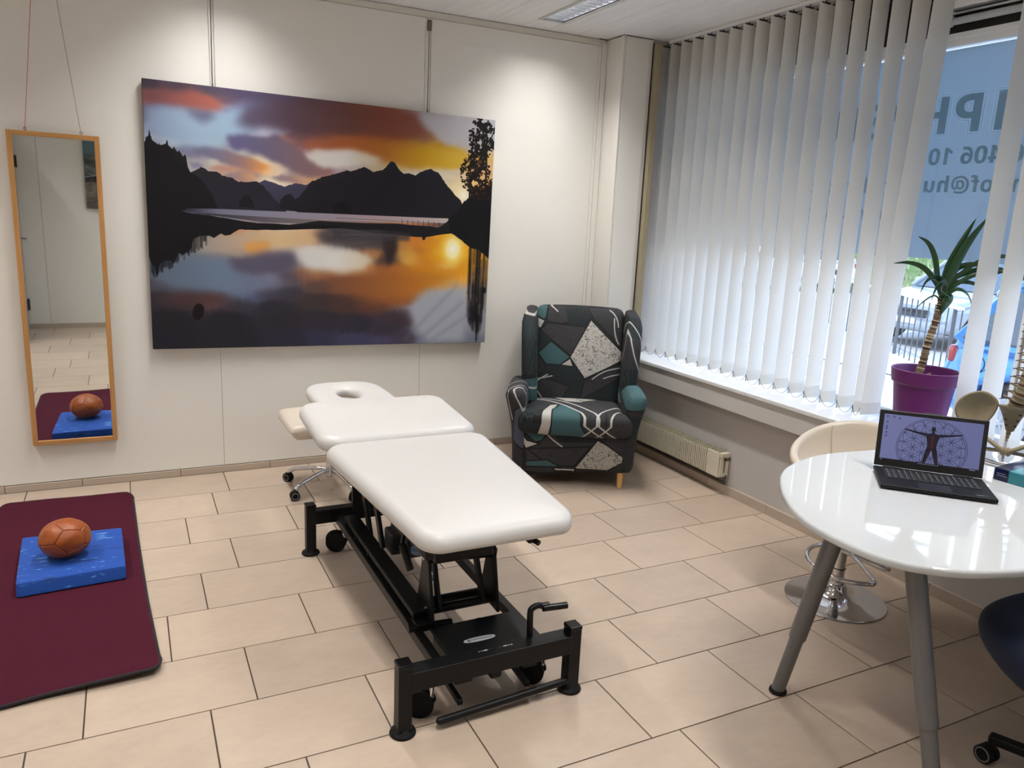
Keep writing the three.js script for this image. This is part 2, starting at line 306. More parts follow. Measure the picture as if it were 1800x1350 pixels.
// slim lamp fixed at the top of the window
{
  const t = thing('window_lamp', 'slim white strip lamp with a clear tube at the top of the window', 'strip lamp', [3.375, 2.52, 2.6]);
  part('housing', rbox(3.352, 3.41, 2.545, 2.60, 2.125, 2.99, 0.004), M.frameWhite, t);
  part('end_cap', [rbox(3.355, 3.405, 2.478, 2.548, 2.122, 2.14, 0.006), rbox(3.355, 3.405, 2.478, 2.548, 2.975, 2.993, 0.006)], M.frameWhite, t);
  part('lamp_tube', bar([3.38, 2.495, 2.14], [3.38, 2.495, 2.975], 0.016), phys('#e8ecec', 0.15, { transmission: 0.5, thickness: 0 }), t);
  part('reflector_rail', rbox(3.365, 3.395, 2.52, 2.53, 2.14, 2.975, 0.002), M.steel, t);
}
// low convector radiator on the wall under the window
{
  const cream = std('#cfc8b4', 0.45), r = thing('radiator', 'low cream finned radiator on the wall under the window, behind the armchair', 'radiator', [3.07, 0.1, 0.9]);
  part('body', [rbox(3.062, 3.09, 0.115, 0.245, 0.30, 1.325, 0.003), rbox(3.045, 3.06, 0.105, 0.255, 1.225, 1.325, 0.003)], cream, r);
  for (let z = 0.31; z < 1.222; z += 0.0175) part('fin', rbox(3.044, 3.064, 0.108, 0.252, z, z + 0.0105, 0.003, 1), cream, r);
  part('grille', [rbox(3.05, 3.11, 0.252, 0.258, 0.30, 1.32, 0.001, 1), ...Array.from({ length: 34 }, (_, i) => box(3.056, 3.106, 0.258, 0.263, 0.31 + i * 0.03, 0.318 + i * 0.03))], std('#8e8874', 0.6), r);
  part('end_bracket', [rbox(3.05, 3.112, 0.23, 0.255, 1.315, 1.345, 0.002), rbox(3.05, 3.112, 0.11, 0.132, 1.325, 1.34, 0.002), rbox(3.052, 3.07, 0.13, 0.23, 1.328, 1.338, 0.001), rbox(3.09, 3.112, 0.13, 0.23, 1.328, 1.34, 0.002)], cream, r);
  part('pipe', [bar([3.115, 0.215, 1.34], [3.085, 0.215, 1.34], 0.008), bar([3.095, 0.07, 0.28], [3.095, 0.07, 1.34], 0.008), bar([3.095, 0.07, 1.335], [3.095, 0.12, 1.335], 0.008)], M.darkCord, r);
}

// ================================================================ THINGS ON THE WALLS
const SKY_TONES=[[9,5,'3e3440'],[103,13,'453a45'],[219,15,'4a4354'],[340,15,'4d4660'],[465,7,'4d4358'],[617,15,'54404a'],[34,63,'7a4a4a'],[101,42,'6b4448'],[159,50,'8a4f4a'],[198,57,'a86050'],[247,70,'a46052'],[278,48,'5f4c5c'],[12,120,'5a5468'],[60,105,'646a88'],[137,97,'6c7390'],[186,102,'5c5f78'],[215,119,'6a7490'],[287,82,'7a8cac'],[317,89,'88a0bc'],[97,141,'8494ae'],[57,165,'7a849a'],[154,155,'8ea4b8'],[254,146,'93a9b8'],[337,117,'8b9fb8'],[359,64,'6a6d8c'],[400,101,'5a5870'],[443,55,'564f66'],[550,65,'55404c'],[616,90,'60404a'],[316,115,'6d7088'],[378,124,'8388a0'],[414,130,'b4bacb'],[452,118,'b0b4c4'],[94,191,'a0adb4'],[193,182,'a8b5ba'],[273,185,'b0b8bc'],[35,216,'8a90a0'],[293,193,'635f7c'],[355,188,'5c5674'],[440,180,'66586a'],[494,175,'a06a5c'],[549,166,'75565c'],[604,170,'a85c44'],[638,141,'8a5048'],[375,217,'605a72'],[461,217,'6b5a68'],[508,225,'b06a50'],[570,212,'8b626a'],[171,231,'686680'],[210,233,'62607a'],[275,243,'68627a'],[312,254,'7a6872'],[357,263,'8f6c66'],[395,275,'d08a50'],[423,281,'e0a04c'],[229,277,'bcbcb4'],[334,217,'c4c4bc'],[400,245,'d2c8b0'],[464,263,'d0c4b0'],[168,286,'a8a49e'],[249,292,'a88878'],[294,291,'c09070'],[179,279,'7a7484'],[320,312,'7c7380'],[351,323,'b88a6c'],[377,310,'8f7c80'],[415,331,'dcd2b6'],[502,334,'ddd0b4'],[463,295,'dccfb4'],[502,305,'8a7a86'],[546,317,'bc947a'],[580,271,'75656f'],[628,283,'7c6870'],[614,304,'cca27c'],[684,29,'5a4248'],[776,41,'7a4a40'],[870,31,'8c4f3c'],[967,48,'8a4e3c'],[1021,31,'907066'],[639,77,'5b4248'],[730,89,'6a4540'],[846,89,'8c4b34'],[967,99,'90502f'],[1062,109,'96704e'],[1111,36,'b4b0b4'],[1220,53,'b9b8bc'],[1326,54,'b0aeb2'],[1060,21,'a29ca4'],[1195,90,'b8b2b4'],[1275,117,'b9b0a8'],[638,163,'a0603f'],[729,150,'aa6238'],[823,146,'a45c30'],[919,149,'a8622c'],[1018,133,'b07830'],[1119,136,'c0922a'],[1223,150,'c8a028'],[1277,169,'d0aa40'],[637,213,'c8beb4'],[729,203,'cfc8be'],[637,241,'d0ccc8'],[752,225,'d6d2cc'],[823,186,'b0825c'],[871,191,'b88050'],[847,218,'c8b8a0'],[969,190,'b8862c'],[1069,188,'d0a428'],[1172,189,'d6ae2c'],[1019,222,'c89c34'],[949,223,'c8b070'],[637,265,'a09098'],[706,260,'a4949a'],[776,246,'b8a8a4'],[847,240,'c4b090'],[618,293,'d0a070'],[660,283,'c09080'],[1019,245,'d8d0c4'],[1121,231,'dcd4c4'],[1200,258,'dcd6cc'],[1228,289,'e2dcca'],[1277,319,'f4ecc8'],[1313,281,'dcb060'],[1352,295,'e0a838'],[1338,219,'d0a878'],[1242,336,'d89030'],[1364,326,'c07828']];
const WATER_TONES=[[81,478,'16151a'],[181,456,'4a4a5c'],[284,454,'7a7686'],[412,456,'847a86'],[544,452,'8c828c'],[682,445,'a09494'],[824,449,'a89690'],[972,451,'b89c8c'],[1100,454,'b8b0b2'],[1206,449,'9a8c80'],[167,554,'8a8680'],[197,579,'8f8c88'],[260,565,'a89888'],[302,542,'b09070'],[345,529,'c0926a'],[377,539,'c89c70'],[432,543,'c8b090'],[498,534,'c8b494'],[566,525,'d0b088'],[600,541,'c09070'],[280,586,'9a9088'],[333,580,'8a7a78'],[402,578,'d89c50'],[387,598,'c48854'],[343,606,'aaa090'],[453,574,'c0b8a4'],[520,567,'b8aca0'],[165,612,'707480'],[237,616,'747684'],[452,605,'8a8088'],[153,655,'6a7484'],[214,665,'66768a'],[277,663,'6a7a90'],[320,647,'545468'],[385,652,'54526a'],[473,647,'605862'],[546,627,'7a6a6c'],[587,617,'ccc8c4'],[634,620,'d6d4cc'],[611,591,'d0c8bc'],[728,606,'d6d2c6'],[788,618,'d0c8b0'],[681,584,'b8b0a8'],[11,680,'5a6474'],[70,700,'626c7e'],[130,710,'62728a'],[201,731,'5a6276'],[275,730,'66788e'],[362,706,'6c7288'],[428,705,'7e7e96'],[461,722,'6a6878'],[506,703,'504a54'],[586,690,'7a584c'],[633,678,'a87048'],[19,734,'4a4a56'],[88,746,'44424e'],[170,749,'444452'],[317,756,'586880'],[349,769,'505a74'],[409,755,'403c4a'],[494,749,'3a3640'],[26,776,'2c2a32'],[127,780,'3a2e34'],[210,779,'604240'],[263,774,'50404a'],[316,801,'38343e'],[62,864,'232228'],[271,864,'25242c'],[492,865,'2a2830'],[38,952,'23232c'],[267,956,'26262e'],[536,960,'2c2a38'],[447,819,'2c2a32'],[728,497,'3c3a40'],[658,539,'6a6058'],[776,534,'5a5050'],[824,556,'6a5550'],[861,583,'b88050'],[928,557,'302c34'],[931,600,'342c32'],[929,633,'40343a'],[974,555,'c88c48'],[1005,588,'d0a050'],[1031,611,'dcac50'],[1058,533,'d0803a'],[1095,570,'a8602c'],[1129,545,'d08030'],[1157,598,'d8a018'],[1182,567,'f4d868'],[1209,542,'fff0b0'],[1226,578,'ffffff'],[1211,616,'fffbe0'],[1189,516,'f4b820'],[1269,565,'f4bc18'],[1293,614,'e8b020'],[1280,644,'e8a818'],[1099,609,'c07828'],[728,652,'cc9460'],[825,660,'c08450'],[924,657,'b06c34'],[633,673,'b07444'],[975,651,'c87c28'],[1079,656,'d48e10'],[1158,667,'dc9e14'],[1239,665,'e4a430'],[633,724,'5a443e'],[728,723,'7a4c34'],[825,722,'8c5530'],[925,715,'9a5a30'],[1028,728,'b0703c'],[1066,693,'b87828'],[1132,692,'c88a30'],[1186,706,'c8a880'],[632,795,'3e3434'],[727,794,'4a3634'],[850,794,'5a3a30'],[951,769,'7c4a34'],[1016,780,'8a5a44'],[1107,762,'a8a6a8'],[1215,766,'b0b0b0'],[1069,830,'9ca4b0'],[1163,830,'a0a8b2'],[1245,843,'98a0a8'],[1219,907,'848c98'],[1111,919,'7c8494'],[1152,963,'787e90'],[1030,848,'504048'],[978,867,'40343c'],[631,866,'2f2c34'],[776,891,'302e38'],[927,917,'3a3440'],[630,957,'34344a'],[776,962,'40405a'],[927,964,'484460'],[992,943,'463e4c'],[1249,972,'74788a'],[1340,765,'b0a8a0'],[1372,869,'9a9ca4'],[1364,663,'d0a060']];
const SHAPES={far:[[372,338],[398,334],[422,322],[454,330],[495,343],[535,327],[557,328],[580,330],[602,318],[659,336],[635,431],[348,442]],
mid:[[127,322],[157,312],[178,300],[192,292],[218,305],[248,305],[268,318],[299,322],[320,335],[351,335],[394,330],[419,348],[440,372],[461,397],[489,417],[507,425],[500,439],[121,455]],
peak:[[479,396],[501,373],[519,367],[536,388],[554,378],[573,353],[602,314],[621,308],[648,293],[671,287],[687,281],[729,267],[743,261],[759,265],[788,254],[816,242],[843,252],[855,260],[871,254],[891,250],[908,238],[927,213],[934,211],[944,212],[957,229],[969,244],[990,257],[1004,253],[1025,256],[1040,260],[1055,247],[1083,234],[1108,227],[1121,235],[1142,241],[1155,254],[1174,281],[1202,307],[1229,334],[1251,350],[1262,373],[1264,427],[590,443],[478,427]],
left:[[-19,172],[1,220],[10,199],[14,195],[19,171],[21,194],[28,211],[43,222],[58,224],[70,219],[76,205],[81,224],[92,235],[100,227],[109,244],[117,239],[130,259],[136,248],[141,270],[144,292],[153,314],[177,327],[206,356],[229,396],[247,439],[142,445],[117,455],[141,462],[212,467],[284,476],[389,488],[544,487],[635,481],[728,488],[658,498],[454,512],[367,515],[324,515],[292,536],[271,541],[257,533],[229,552],[211,544],[178,547],[157,557],[150,585],[138,615],[131,602],[118,622],[104,612],[95,629],[80,657],[77,642],[53,643],[36,656],[24,708],[18,665],[9,657],[-1,628],[-46,671]],
isl:[[321,431],[328,405],[345,387],[362,384],[372,402],[382,430]],
isl2:[[686,431],[693,406],[710,389],[733,383],[757,393],[769,429]],
bar:[[499,492],[635,467],[824,467],[972,463],[1153,469],[1174,458],[1184,448],[1205,430],[1232,419],[1451,383],[1459,558],[1373,541],[1312,533],[1268,525],[1250,501],[1220,492],[1154,502],[1089,515],[1011,513],[948,509],[873,507],[728,493],[589,497]],
right:[[1195,430],[1221,410],[1247,384],[1262,359],[1288,336],[1315,322],[1331,309],[1358,292],[1379,274],[1395,258],[1444,240],[1460,571],[1398,598],[1352,562],[1307,553],[1268,525],[1234,504],[1207,488]]};

const CLOUDS={midcloud:[[281,178],[322,161],[382,162],[427,167],[462,146],[496,162],[542,186],[582,222],[636,256],[709,265],[660,292],[599,299],[540,283],[482,259],[425,236],[370,221],[303,220]],
streak:[[156,232],[206,220],[270,227],[336,237],[391,250],[434,274],[401,289],[345,288],[280,270],[216,251]],
small1:[[269,316],[323,299],[378,303],[392,316],[344,330],[289,325]],
small2:[[441,310],[493,296],[552,305],[589,323],[539,328],[481,323]],
small3:[[146,274],[177,274],[198,290],[160,297]],
streak2:[[203,292],[268,282],[312,288],[268,302]],
white:[[565,216],[636,194],[734,183],[821,187],[898,202],[860,227],[759,244],[660,259],[600,247]],
topmass:[[312,121],[363,59],[464,21],[615,4],[808,0],[986,2],[1046,10],[1067,55],[1121,92],[988,117],[808,121],[661,135],[566,155],[496,139],[428,129],[361,133]],
orange:[[565,172],[673,149],[834,131],[988,129],[1122,135],[1248,155],[1256,198],[1124,219],[990,222],[911,213],[809,188],[661,189]],
gold:[[923,174],[1055,147],[1191,144],[1259,167],[1249,202],[1124,219],[990,222]],
paleR:[[1036,11],[1187,7],[1399,0],[1404,111],[1261,117],[1135,91],[1087,59]],
redL:[[9,45],[120,35],[224,37],[271,63],[233,83],[149,84],[57,76],[8,74]],
blueL:[[11,94],[98,83],[190,88],[275,90],[352,69],[362,97],[323,128],[383,150],[305,168],[271,209],[164,225],[51,202],[7,170]],
greyinblue:[[149,82],[233,81],[242,115],[199,132],[158,113]],
wWhite:[[547,583],[658,573],[784,587],[849,617],[823,661],[720,674],[607,666],[553,631]],
wBlue:[[147,619],[289,650],[322,684],[461,706],[449,742],[342,774],[251,762],[87,758],[25,713],[39,656]],
wDark1:[[290,632],[405,600],[535,595],[546,643],[486,681],[345,686],[294,667]],
wCream:[[148,585],[259,544],[350,520],[489,520],[609,520],[633,556],[488,583],[370,595],[257,604],[158,613]],
wOrange1:[[337,573],[418,552],[441,575],[393,609],[353,601]],
wBrown:[[17,771],[141,764],[262,774],[273,798],[161,810],[21,799]],
wPeak:[[898,515],[967,512],[965,581],[935,640],[908,583]],
wRip:[[609,514],[914,483],[914,570],[733,570],[658,555]],
wTri:[[1047,787],[1138,753],[1275,745],[1300,840],[1297,972],[1114,969],[1049,894],[1034,840]],
wOr:[[607,679],[810,672],[942,646],[1135,654],[1266,692],[1109,734],[1040,787],[863,801],[707,739]]};
const hex = (s) => [0, 2, 4].map((k) => parseInt(s.slice(k, k + 2), 16));
// sunset over a lake, printed on canvas
const sunset = canvasTexture(1400, 980, (g, W, Ht) => {
  const fw = 420, fh = 294, off = document.createElement('canvas'); off.width = fw; off.height = fh;
  const og = off.getContext('2d'), im = og.createImageData(fw, fh);
  const field = (tones, X, Y) => {
    let r = 0, gr = 0, b = 0, s = 0;
    for (const [x, y, c] of tones) { const dx = (X - x) / 1.9, dy = (Y - y) / 0.95, d = dx * dx + dy * dy, w = Math.exp(-d / 430) + 0.05 * Math.exp(-d / 1300) + 0.002 * Math.exp(-d / 4000) + 2e-5 * Math.exp(-d / 16000) + 1e-9; r += w * c[0] * c[0]; gr += w * c[1] * c[1]; b += w * c[2] * c[2]; s += w; }
    return [Math.sqrt(r / s), Math.sqrt(gr / s), Math.sqrt(b / s)];
  };
  const sky = SKY_TONES.map(([x, y, c]) => [x, y, hex(c)]), wat = WATER_TONES.map(([x, y, c]) => [x, y, hex(c)]);
  for (let j = 0; j < fh; j++) for (let i = 0; i < fw; i++) {
    const x = i * W / fw, y = j * Ht / fh, up = y < 430;
    const wx = up ? 20 * fbm(x / 70, y / 40, 1) : 5 * fbm(x / 60, y / 120, 2), wy = up ? 15 * fbm(x / 60, y / 36, 9) : 7 * noise(x / 14, y / 400, 5);
    const c = field(up ? sky : wat, x + wx, y + wy), k = 1 + (up ? 0.10 * fbm(x / 40, y / 22, 4) : 0.06 * fbm(x / 16, y / 90, 4)), t = (j * fw + i) * 4;
    im.data[t] = c[0] * k; im.data[t + 1] = c[1] * k; im.data[t + 2] = c[2] * k; im.data[t + 3] = 255;
  }
  og.putImageData(im, 0, 0); g.imageSmoothingEnabled = true; g.imageSmoothingQuality = 'high'; g.drawImage(off, 0, 0, W, Ht);
  const shape = (pts, fill, jag = 0) => { g.fillStyle = fill; g.beginPath(); pts.forEach(([x, y], i) => { if (i && jag) { const [a, b] = pts[i - 1]; for (let k = 1; k < 4; k++) g.lineTo(lerp(a, x, k / 4) + rr(-jag, jag), lerp(b, y, k / 4) + rr(-jag, jag)); } g.lineTo(x, y); }); g.closePath(); g.fill(); };
  // clouds and their reflections as soft-edged streaks
  const cloud = (pts, fill, blur, jag = 5) => { g.filter = 'blur(' + blur + 'px)'; shape(pts, fill, jag); g.filter = 'none'; };
  const across = (pts, ...stops) => { const xs = pts.map((p) => p[0]), q = g.createLinearGradient(Math.min(...xs), 0, Math.max(...xs), 0); stops.forEach((c, i) => q.addColorStop(i / (stops.length - 1), c)); return q; };
  const C = CLOUDS;
  cloud(C.blueL, across(C.blueL, '#7d8ba6', '#8ea4b8', '#8fa8be'), 14); cloud(C.greyinblue, '#62647e', 12); cloud(C.redL, across(C.redL, '#6a444a', '#8a5048', '#a65f50'), 12);
  cloud(C.topmass, across(C.topmass, '#565068', '#503e4a', '#62413e', '#82483a', '#8a5646'), 16); cloud(C.orange, across(C.orange, '#8d5440', '#a65c34', '#b06c2c', '#c8962a', '#d0a83c'), 14); cloud(C.gold, across(C.gold, '#b87f28', '#cc9e22', '#d4b040'), 12); cloud(C.paleR, '#b6b4ba', 16);
  cloud(C.white, across(C.white, '#cfc9c2', '#d9d6d0', '#cdb99a'), 9); cloud(C.midcloud, across(C.midcloud, '#57547a', '#5e586e', '#7a6268', '#9a7068'), 8, 7); cloud(C.streak, across(C.streak, '#64627a', '#6c687c', '#8c6c68', '#d68f46'), 6, 5);
  cloud(C.small1, across(C.small1, '#747080', '#9a7a70', '#cc9460'), 5); cloud(C.small2, across(C.small2, '#80747e', '#93787a', '#c09878'), 5); cloud(C.small3, '#77738a', 5); cloud(C.streak2, '#a87e70', 5);
  const glow = (x, y, rx, ry, stops) => { g.save(); g.translate(x, y); g.scale(1, ry / rx); const q = g.createRadialGradient(0, 0, 0, 0, 0, rx); stops.forEach(([o, c]) => q.addColorStop(o, c)); g.fillStyle = q; g.beginPath(); g.arc(0, 0, rx, 0, 7); g.fill(); g.restore(); };
  glow(1262, 330, 150, 130, [[0, 'rgba(255,250,225,1)'], [0.35, 'rgba(240,220,170,0.85)'], [1, 'rgba(220,170,90,0)']]);
  cloud(C.wCream, across(C.wCream, '#8f8c86', '#b09a86', '#c8ac84', '#c9a880'), 10); cloud(C.wOrange1, '#cf9550', 9); cloud(C.wBlue, across(C.wBlue, '#5a6678', '#66788e', '#6c7088'), 16); cloud(C.wDark1, '#565264', 14); cloud(C.wRip, '#4a4446', 14);
  cloud(C.wOr, across(C.wOr, '#6e4a3a', '#8e5834', '#b5702a', '#cf8d1c'), 22); cloud(C.wWhite, across(C.wWhite, '#c9c8c6', '#d9d8d2', '#d6c8ae'), 14); cloud(C.wBrown, '#4c3636', 16);
  glow(1215, 575, 230, 120, [[0, 'rgba(240,190,40,0.95)'], [0.5, 'rgba(222,150,26,0.7)'], [1, 'rgba(200,120,40,0)']]); glow(1222, 560, 70, 92, [[0, 'rgba(255,255,245,1)'], [0.4, 'rgba(255,244,180,0.9)'], [1, 'rgba(240,190,40,0)']]);
  cloud(C.wPeak, '#33282a', 9); cloud(C.wTri, '#a2a7b0', 14);
  const tint = (a, b, y0, y1) => { const q = g.createLinearGradient(0, y0, 0, y1); q.addColorStop(0, a); q.addColorStop(1, b); return q; };
  shape(SHAPES.far, tint('#3d3a4e', '#2c2a38', 330, 450), 1.5);
  shape(SHAPES.mid, tint('#1e1c22', '#201f29', 250, 450), 2);
  shape(SHAPES.peak, tint('#232129', '#18161c', 200, 440), 1.5);
  // lake surface strip between the mountains and the sand bar
  const lake = g.createLinearGradient(120, 0, 1200, 0); lake.addColorStop(0, '#23232c'); lake.addColorStop(0.12, '#6b6a7e'); lake.addColorStop(0.4, '#85808f'); lake.addColorStop(0.7, '#a8949a'); lake.addColorStop(1, '#c0b4b2');
  g.fillStyle = lake; g.beginPath(); g.moveTo(110, 447); g.lineTo(270, 441); g.lineTo(1215, 430); g.lineTo(1195, 452); g.lineTo(640, 462); g.lineTo(140, 458); g.closePath(); g.fill();
  const low = g.createLinearGradient(140, 0, 1180, 0); low.addColorStop(0, '#25252d'); low.addColorStop(0.3, '#59565e'); low.addColorStop(0.6, '#8d7a72'); low.addColorStop(0.85, '#b87f5a'); low.addColorStop(1, '#6a4c40');
  g.fillStyle = low; g.beginPath(); g.moveTo(150, 460); g.lineTo(640, 464); g.lineTo(1185, 452); g.lineTo(1170, 466); g.lineTo(640, 480); g.lineTo(420, 484); g.closePath(); g.fill();
  shape(SHAPES.bar, '#1b191d', 1); shape(SHAPES.isl, '#111014'); shape(SHAPES.isl2, '#100f13');
  shape(SHAPES.left, '#0f0e11', 1.2); shape(SHAPES.right, '#0e0d10', 2);
  // soften the lower edge of the bar into the water, pale ripples beside it
  g.filter = 'blur(6px)'; g.fillStyle = 'rgba(60,56,62,0.75)'; g.fillRect(690, 500, 330, 34);
  g.filter = 'blur(2px)'; g.strokeStyle = 'rgba(120,112,112,0.35)'; g.lineWidth = 2;
  for (let k = 0; k < 16; k++) { const x = rr(620, 820), y = rr(500, 570); g.beginPath(); g.moveTo(x, y); g.quadraticCurveTo(x + 60, y - 8, x + rr(90, 190), y - rr(4, 16)); g.stroke(); }
  g.filter = 'none';
  g.strokeStyle = '#141216'; g.lineWidth = 2; for (let k = 0; k < 9; k++) { const x = 985 + k * 24; g.beginPath(); g.moveTo(x, 446 + rr(-3, 2)); g.lineTo(x, 470); g.stroke(); } g.beginPath(); g.moveTo(700, 452); g.lineTo(1190, 452); g.globalAlpha = 0.5; g.stroke(); g.globalAlpha = 1;
  // conifers on the left shore and their reflection
  g.fillStyle = '#0d0c0f';
  for (let k = 0; k < 46; k++) { const t = k / 45, x = lerp(4, 150, t) + rr(-3, 3), y = lerp(232, 330, t) + rr(-6, 10), h = rr(14, 34) * (k === 3 || k === 13 || k === 14 ? 1.7 : 1); g.beginPath(); g.moveTo(x, y - h); for (let s = 0; s < 5; s++) { g.lineTo(x + 2 + s * 1.6, y - h + (s + 1) * h / 5); g.lineTo(x + 1 + s, y - h + (s + 1) * h / 5); } g.lineTo(x + 8, y + 40); g.lineTo(x - 8, y + 40); g.closePath(); g.fill(); }
  g.filter = 'blur(2px)'; for (let k = 0; k < 40; k++) { const t = k / 39, x = lerp(6, 200, t), y = lerp(690, 560, t) + rr(-8, 8); g.fillRect(x, y - 60, rr(2, 5), 60 + rr(0, 26)); } g.filter = 'none';
  // tree on the right: trunks, branches, hanging leaf clumps with gaps
  g.strokeStyle = '#120e0d'; g.lineCap = 'round';
  const limb = (a, b, c, d, w) => { g.lineWidth = w; g.beginPath(); g.moveTo(a, b); g.quadraticCurveTo((a + c) / 2 + rr(-10, 10), (b + d) / 2, c, d); g.stroke(); };
  limb(1292, 360, 1300, 60, 7); limb(1366, 330, 1362, 110, 9); limb(1362, 130, 1320, 60, 5); limb(1362, 150, 1394, 50, 5); limb(1360, 140, 1330, 190, 4);
  for (let k = 0; k < 1700; k++) {
    const y = rr(4, 335), mid = 1330 + 18 * Math.sin(y / 46), half = 30 + 42 * smooth(0, 90, y) + 16 * Math.sin(y / 31), x = clamp(mid + rr(-1, 1) * half * Math.sqrt(rnd()), 1246, 1400);
    if (noise(x / 22, y / 26, 3) > 0.2) continue;
    g.fillStyle = rnd() < 0.12 && y > 150 ? '#5a3310' : '#130f0e'; g.beginPath(); g.ellipse(x, y, rr(2, 6), rr(2, 8), rr(0, 3), 0, 7); g.fill();
  }
  // reflected tree as soft vertical streaks, stones in the water
  g.filter = 'blur(3px)';
  for (let k = 0; k < 60; k++) { const x = rr(1300, 1392), y = rr(470, 700); g.fillStyle = 'rgba(18,15,18,' + rr(0.25, 0.75) + ')'; g.fillRect(x, y, rr(2, 7), rr(90, 260)); }
  g.filter = 'blur(5px)'; for (let k = 0; k < 34; k++) { const t = rnd(), x = 1345 + rr(-44, 34) * Math.sin(Math.PI * (0.25 + 0.6 * t)); g.fillStyle = 'rgba(20,17,20,0.8)'; g.fillRect(x, 690 + t * 170, rr(4, 12), rr(50, 120)); }
  g.filter = 'none'; g.fillStyle = '#161213'; g.fillRect(1302, 480, 4, 160); g.fillRect(1352, 470, 5, 505);
  const stone = (x, y, a, b) => { g.fillStyle = '#131014'; g.beginPath(); g.ellipse(x, y, a, b, 0.2, 0, 7); g.fill(); }; stone(166, 836, 21, 33); stone(1381, 741, 12, 15); stone(1085, 518, 7, 9);
  g.filter = 'blur(8px)'; g.strokeStyle = 'rgba(110,112,124,0.5)'; g.lineWidth = 10; for (const q of [0, 70, 130]) { g.beginPath(); g.moveTo(1010 + q, 960); g.lineTo(1250 + q * 0.5, 720 + q); g.stroke(); } g.filter = 'none';
});
{
  const tilt = -0.0128, cx = 1.105, cy = 1.447, t = thing('canvas_print', 'large canvas print of an orange lake sunset with dark mountains', 'wall picture', [cx, cy, 0.012], { local: true });
  t.rotation.z = tilt;
  const w = 1.994, h = 1.404, d = 0.036;
  const face = phys('#ffffff', 0.62, { specularIntensity: 0.4, map: sunset, ...bumped(0.0002, 60) });
  const g = planarUV(new RoundedBoxGeometry(w, h, d, 2, 0.003).translate(0, 0, d / 2), (x, y) => [clamp((x + w / 2) / w, 0.001, 0.999), clamp((y + h / 2) / h, 0.001, 0.999)]);
  part('canvas', g, face, t);
  for (const [x, top] of [[-0.655, 1.235], [0.557, 1.225]]) {
    const c = part('hanging_cord', [bar([x, h / 2 - 0.03, 0.004], [x, top - 0.02, -0.004], 0.0021, 0.0021, 8), bar([x + 0.014, h / 2 - 0.03, 0.002], [x + 0.012, top - 0.02, -0.006], 0.0011, 0.0011, 6)], M.darkCord, t);
    part('hook', [rbox(x - 0.013, x + 0.013, top - 0.06, top, -0.008, 0.004, 0.002), bar([x, h / 2 - 0.005, 0.005], [x, h / 2 + 0.02, 0.004], 0.005, 0.004, 8)], std('#6b6450', 0.5), c);
  }
}
{
  const t = thing('wall_mirror', 'tall narrow mirror in a wooden frame hanging on two thin cords', 'mirror', [-0.302, 0.257, 0.006], { local: true });
  const w = 0.4, h = 1.602, f = 0.0235, d = 0.026;
  t.rotation.z = -0.006; t.rotation.x = 0.0169;
  part('frame', [rbox(-w / 2, -w / 2 + f, 0, h, 0, d, 0.002), rbox(w / 2 - f, w / 2, 0, h, 0, d, 0.002), rbox(-w / 2 + f, w / 2 - f, 0, f, 0, d, 0.002), rbox(-w / 2 + f, w / 2 - f, h - f, h, 0, d, 0.002)].map((g, i) => planarUV(g, (x, y, z) => (i < 2 ? [x * 8 + i * 0.4, y * 0.9] : [y * 8 + 0.2 * i, x * 0.9]))),
    std('#ffffff', 0.42, { map: pixelTexture(128, 512, (u, v) => { const k = 1 + 0.16 * fbm(u * 16, v * 3, 2) + 0.08 * fbm(u * 60, v * 6, 5); return [186 * k, 136 * k, 80 * k]; }) }), t);
  part('mirror_glass', box(-w / 2 + f, w / 2 - f, f, h - f, 0.012, 0.018), M.mirror, t);
  for (const [x, x2, m] of [[-0.12, -0.028, M.redCord], [0.12, 0.026, M.cord]]) {
    const c = part('cord', bar([x, h + 0.01, 0.008], [x2, h + 0.86, -0.034], 0.0014, 0.0014, 6), m, t);
    part('screw_eye', [new THREE.TorusGeometry(0.006, 0.0016, 6, 12).translate(x, h + 0.011, 0.008), bar([x, h - 0.002, 0.008], [x, h + 0.008, 0.008], 0.002, 0.002, 6)], m, c);
  }
}
{
  const sea = canvasTexture(512, 512, (g, W, Ht) => {
    const im = g.createImageData(W, Ht);
    for (let y = 0; y < Ht; y++) for (let x = 0; x < W; x++) {
      const v = y / Ht, t = (y * W + x) * 4, a = fbm(x / 90, y / (10 + 40 * v), 3), b = fbm(x / 25, y / 6, 8);
      let c = v < 0.2 ? [84, 112, 120] : v < 0.55 ? [84, 92, 90] : [96, 90, 80]; const k = 1 + (v < 0.2 ? 0.2 * a : 1.3 * a + 0.9 * b) - (Math.abs(v - 0.55) < 0.05 ? 0.5 : 0);
      for (let q = 0; q < 3; q++) im.data[t + q] = clamp(c[q] * k, 8, 210); im.data[t + 3] = 255;
    }
    g.putImageData(im, 0, 0);
    g.strokeStyle = 'rgba(205,214,208,0.8)'; g.lineWidth = 5; g.beginPath(); for (let x = 0; x <= W; x += 8) g.lineTo(x, 268 + 14 * Math.sin(x / 40) + rr(-5, 5)); g.stroke();
  });
  const t = thing('seascape_print', 'dark seascape picture on the far wall, seen in the mirror', 'wall picture', [0.1, 1.27, 4.89]);
  part('canvas', planarUV(rbox(-0.35, 0.7, 1.272, 1.957, 4.865, 4.897, 0.003), (x, y) => [(0.7 - x) / 1.05, (y - 1.272) / 0.685]), std('#ffffff', 0.5, { map: sea }), t);
}

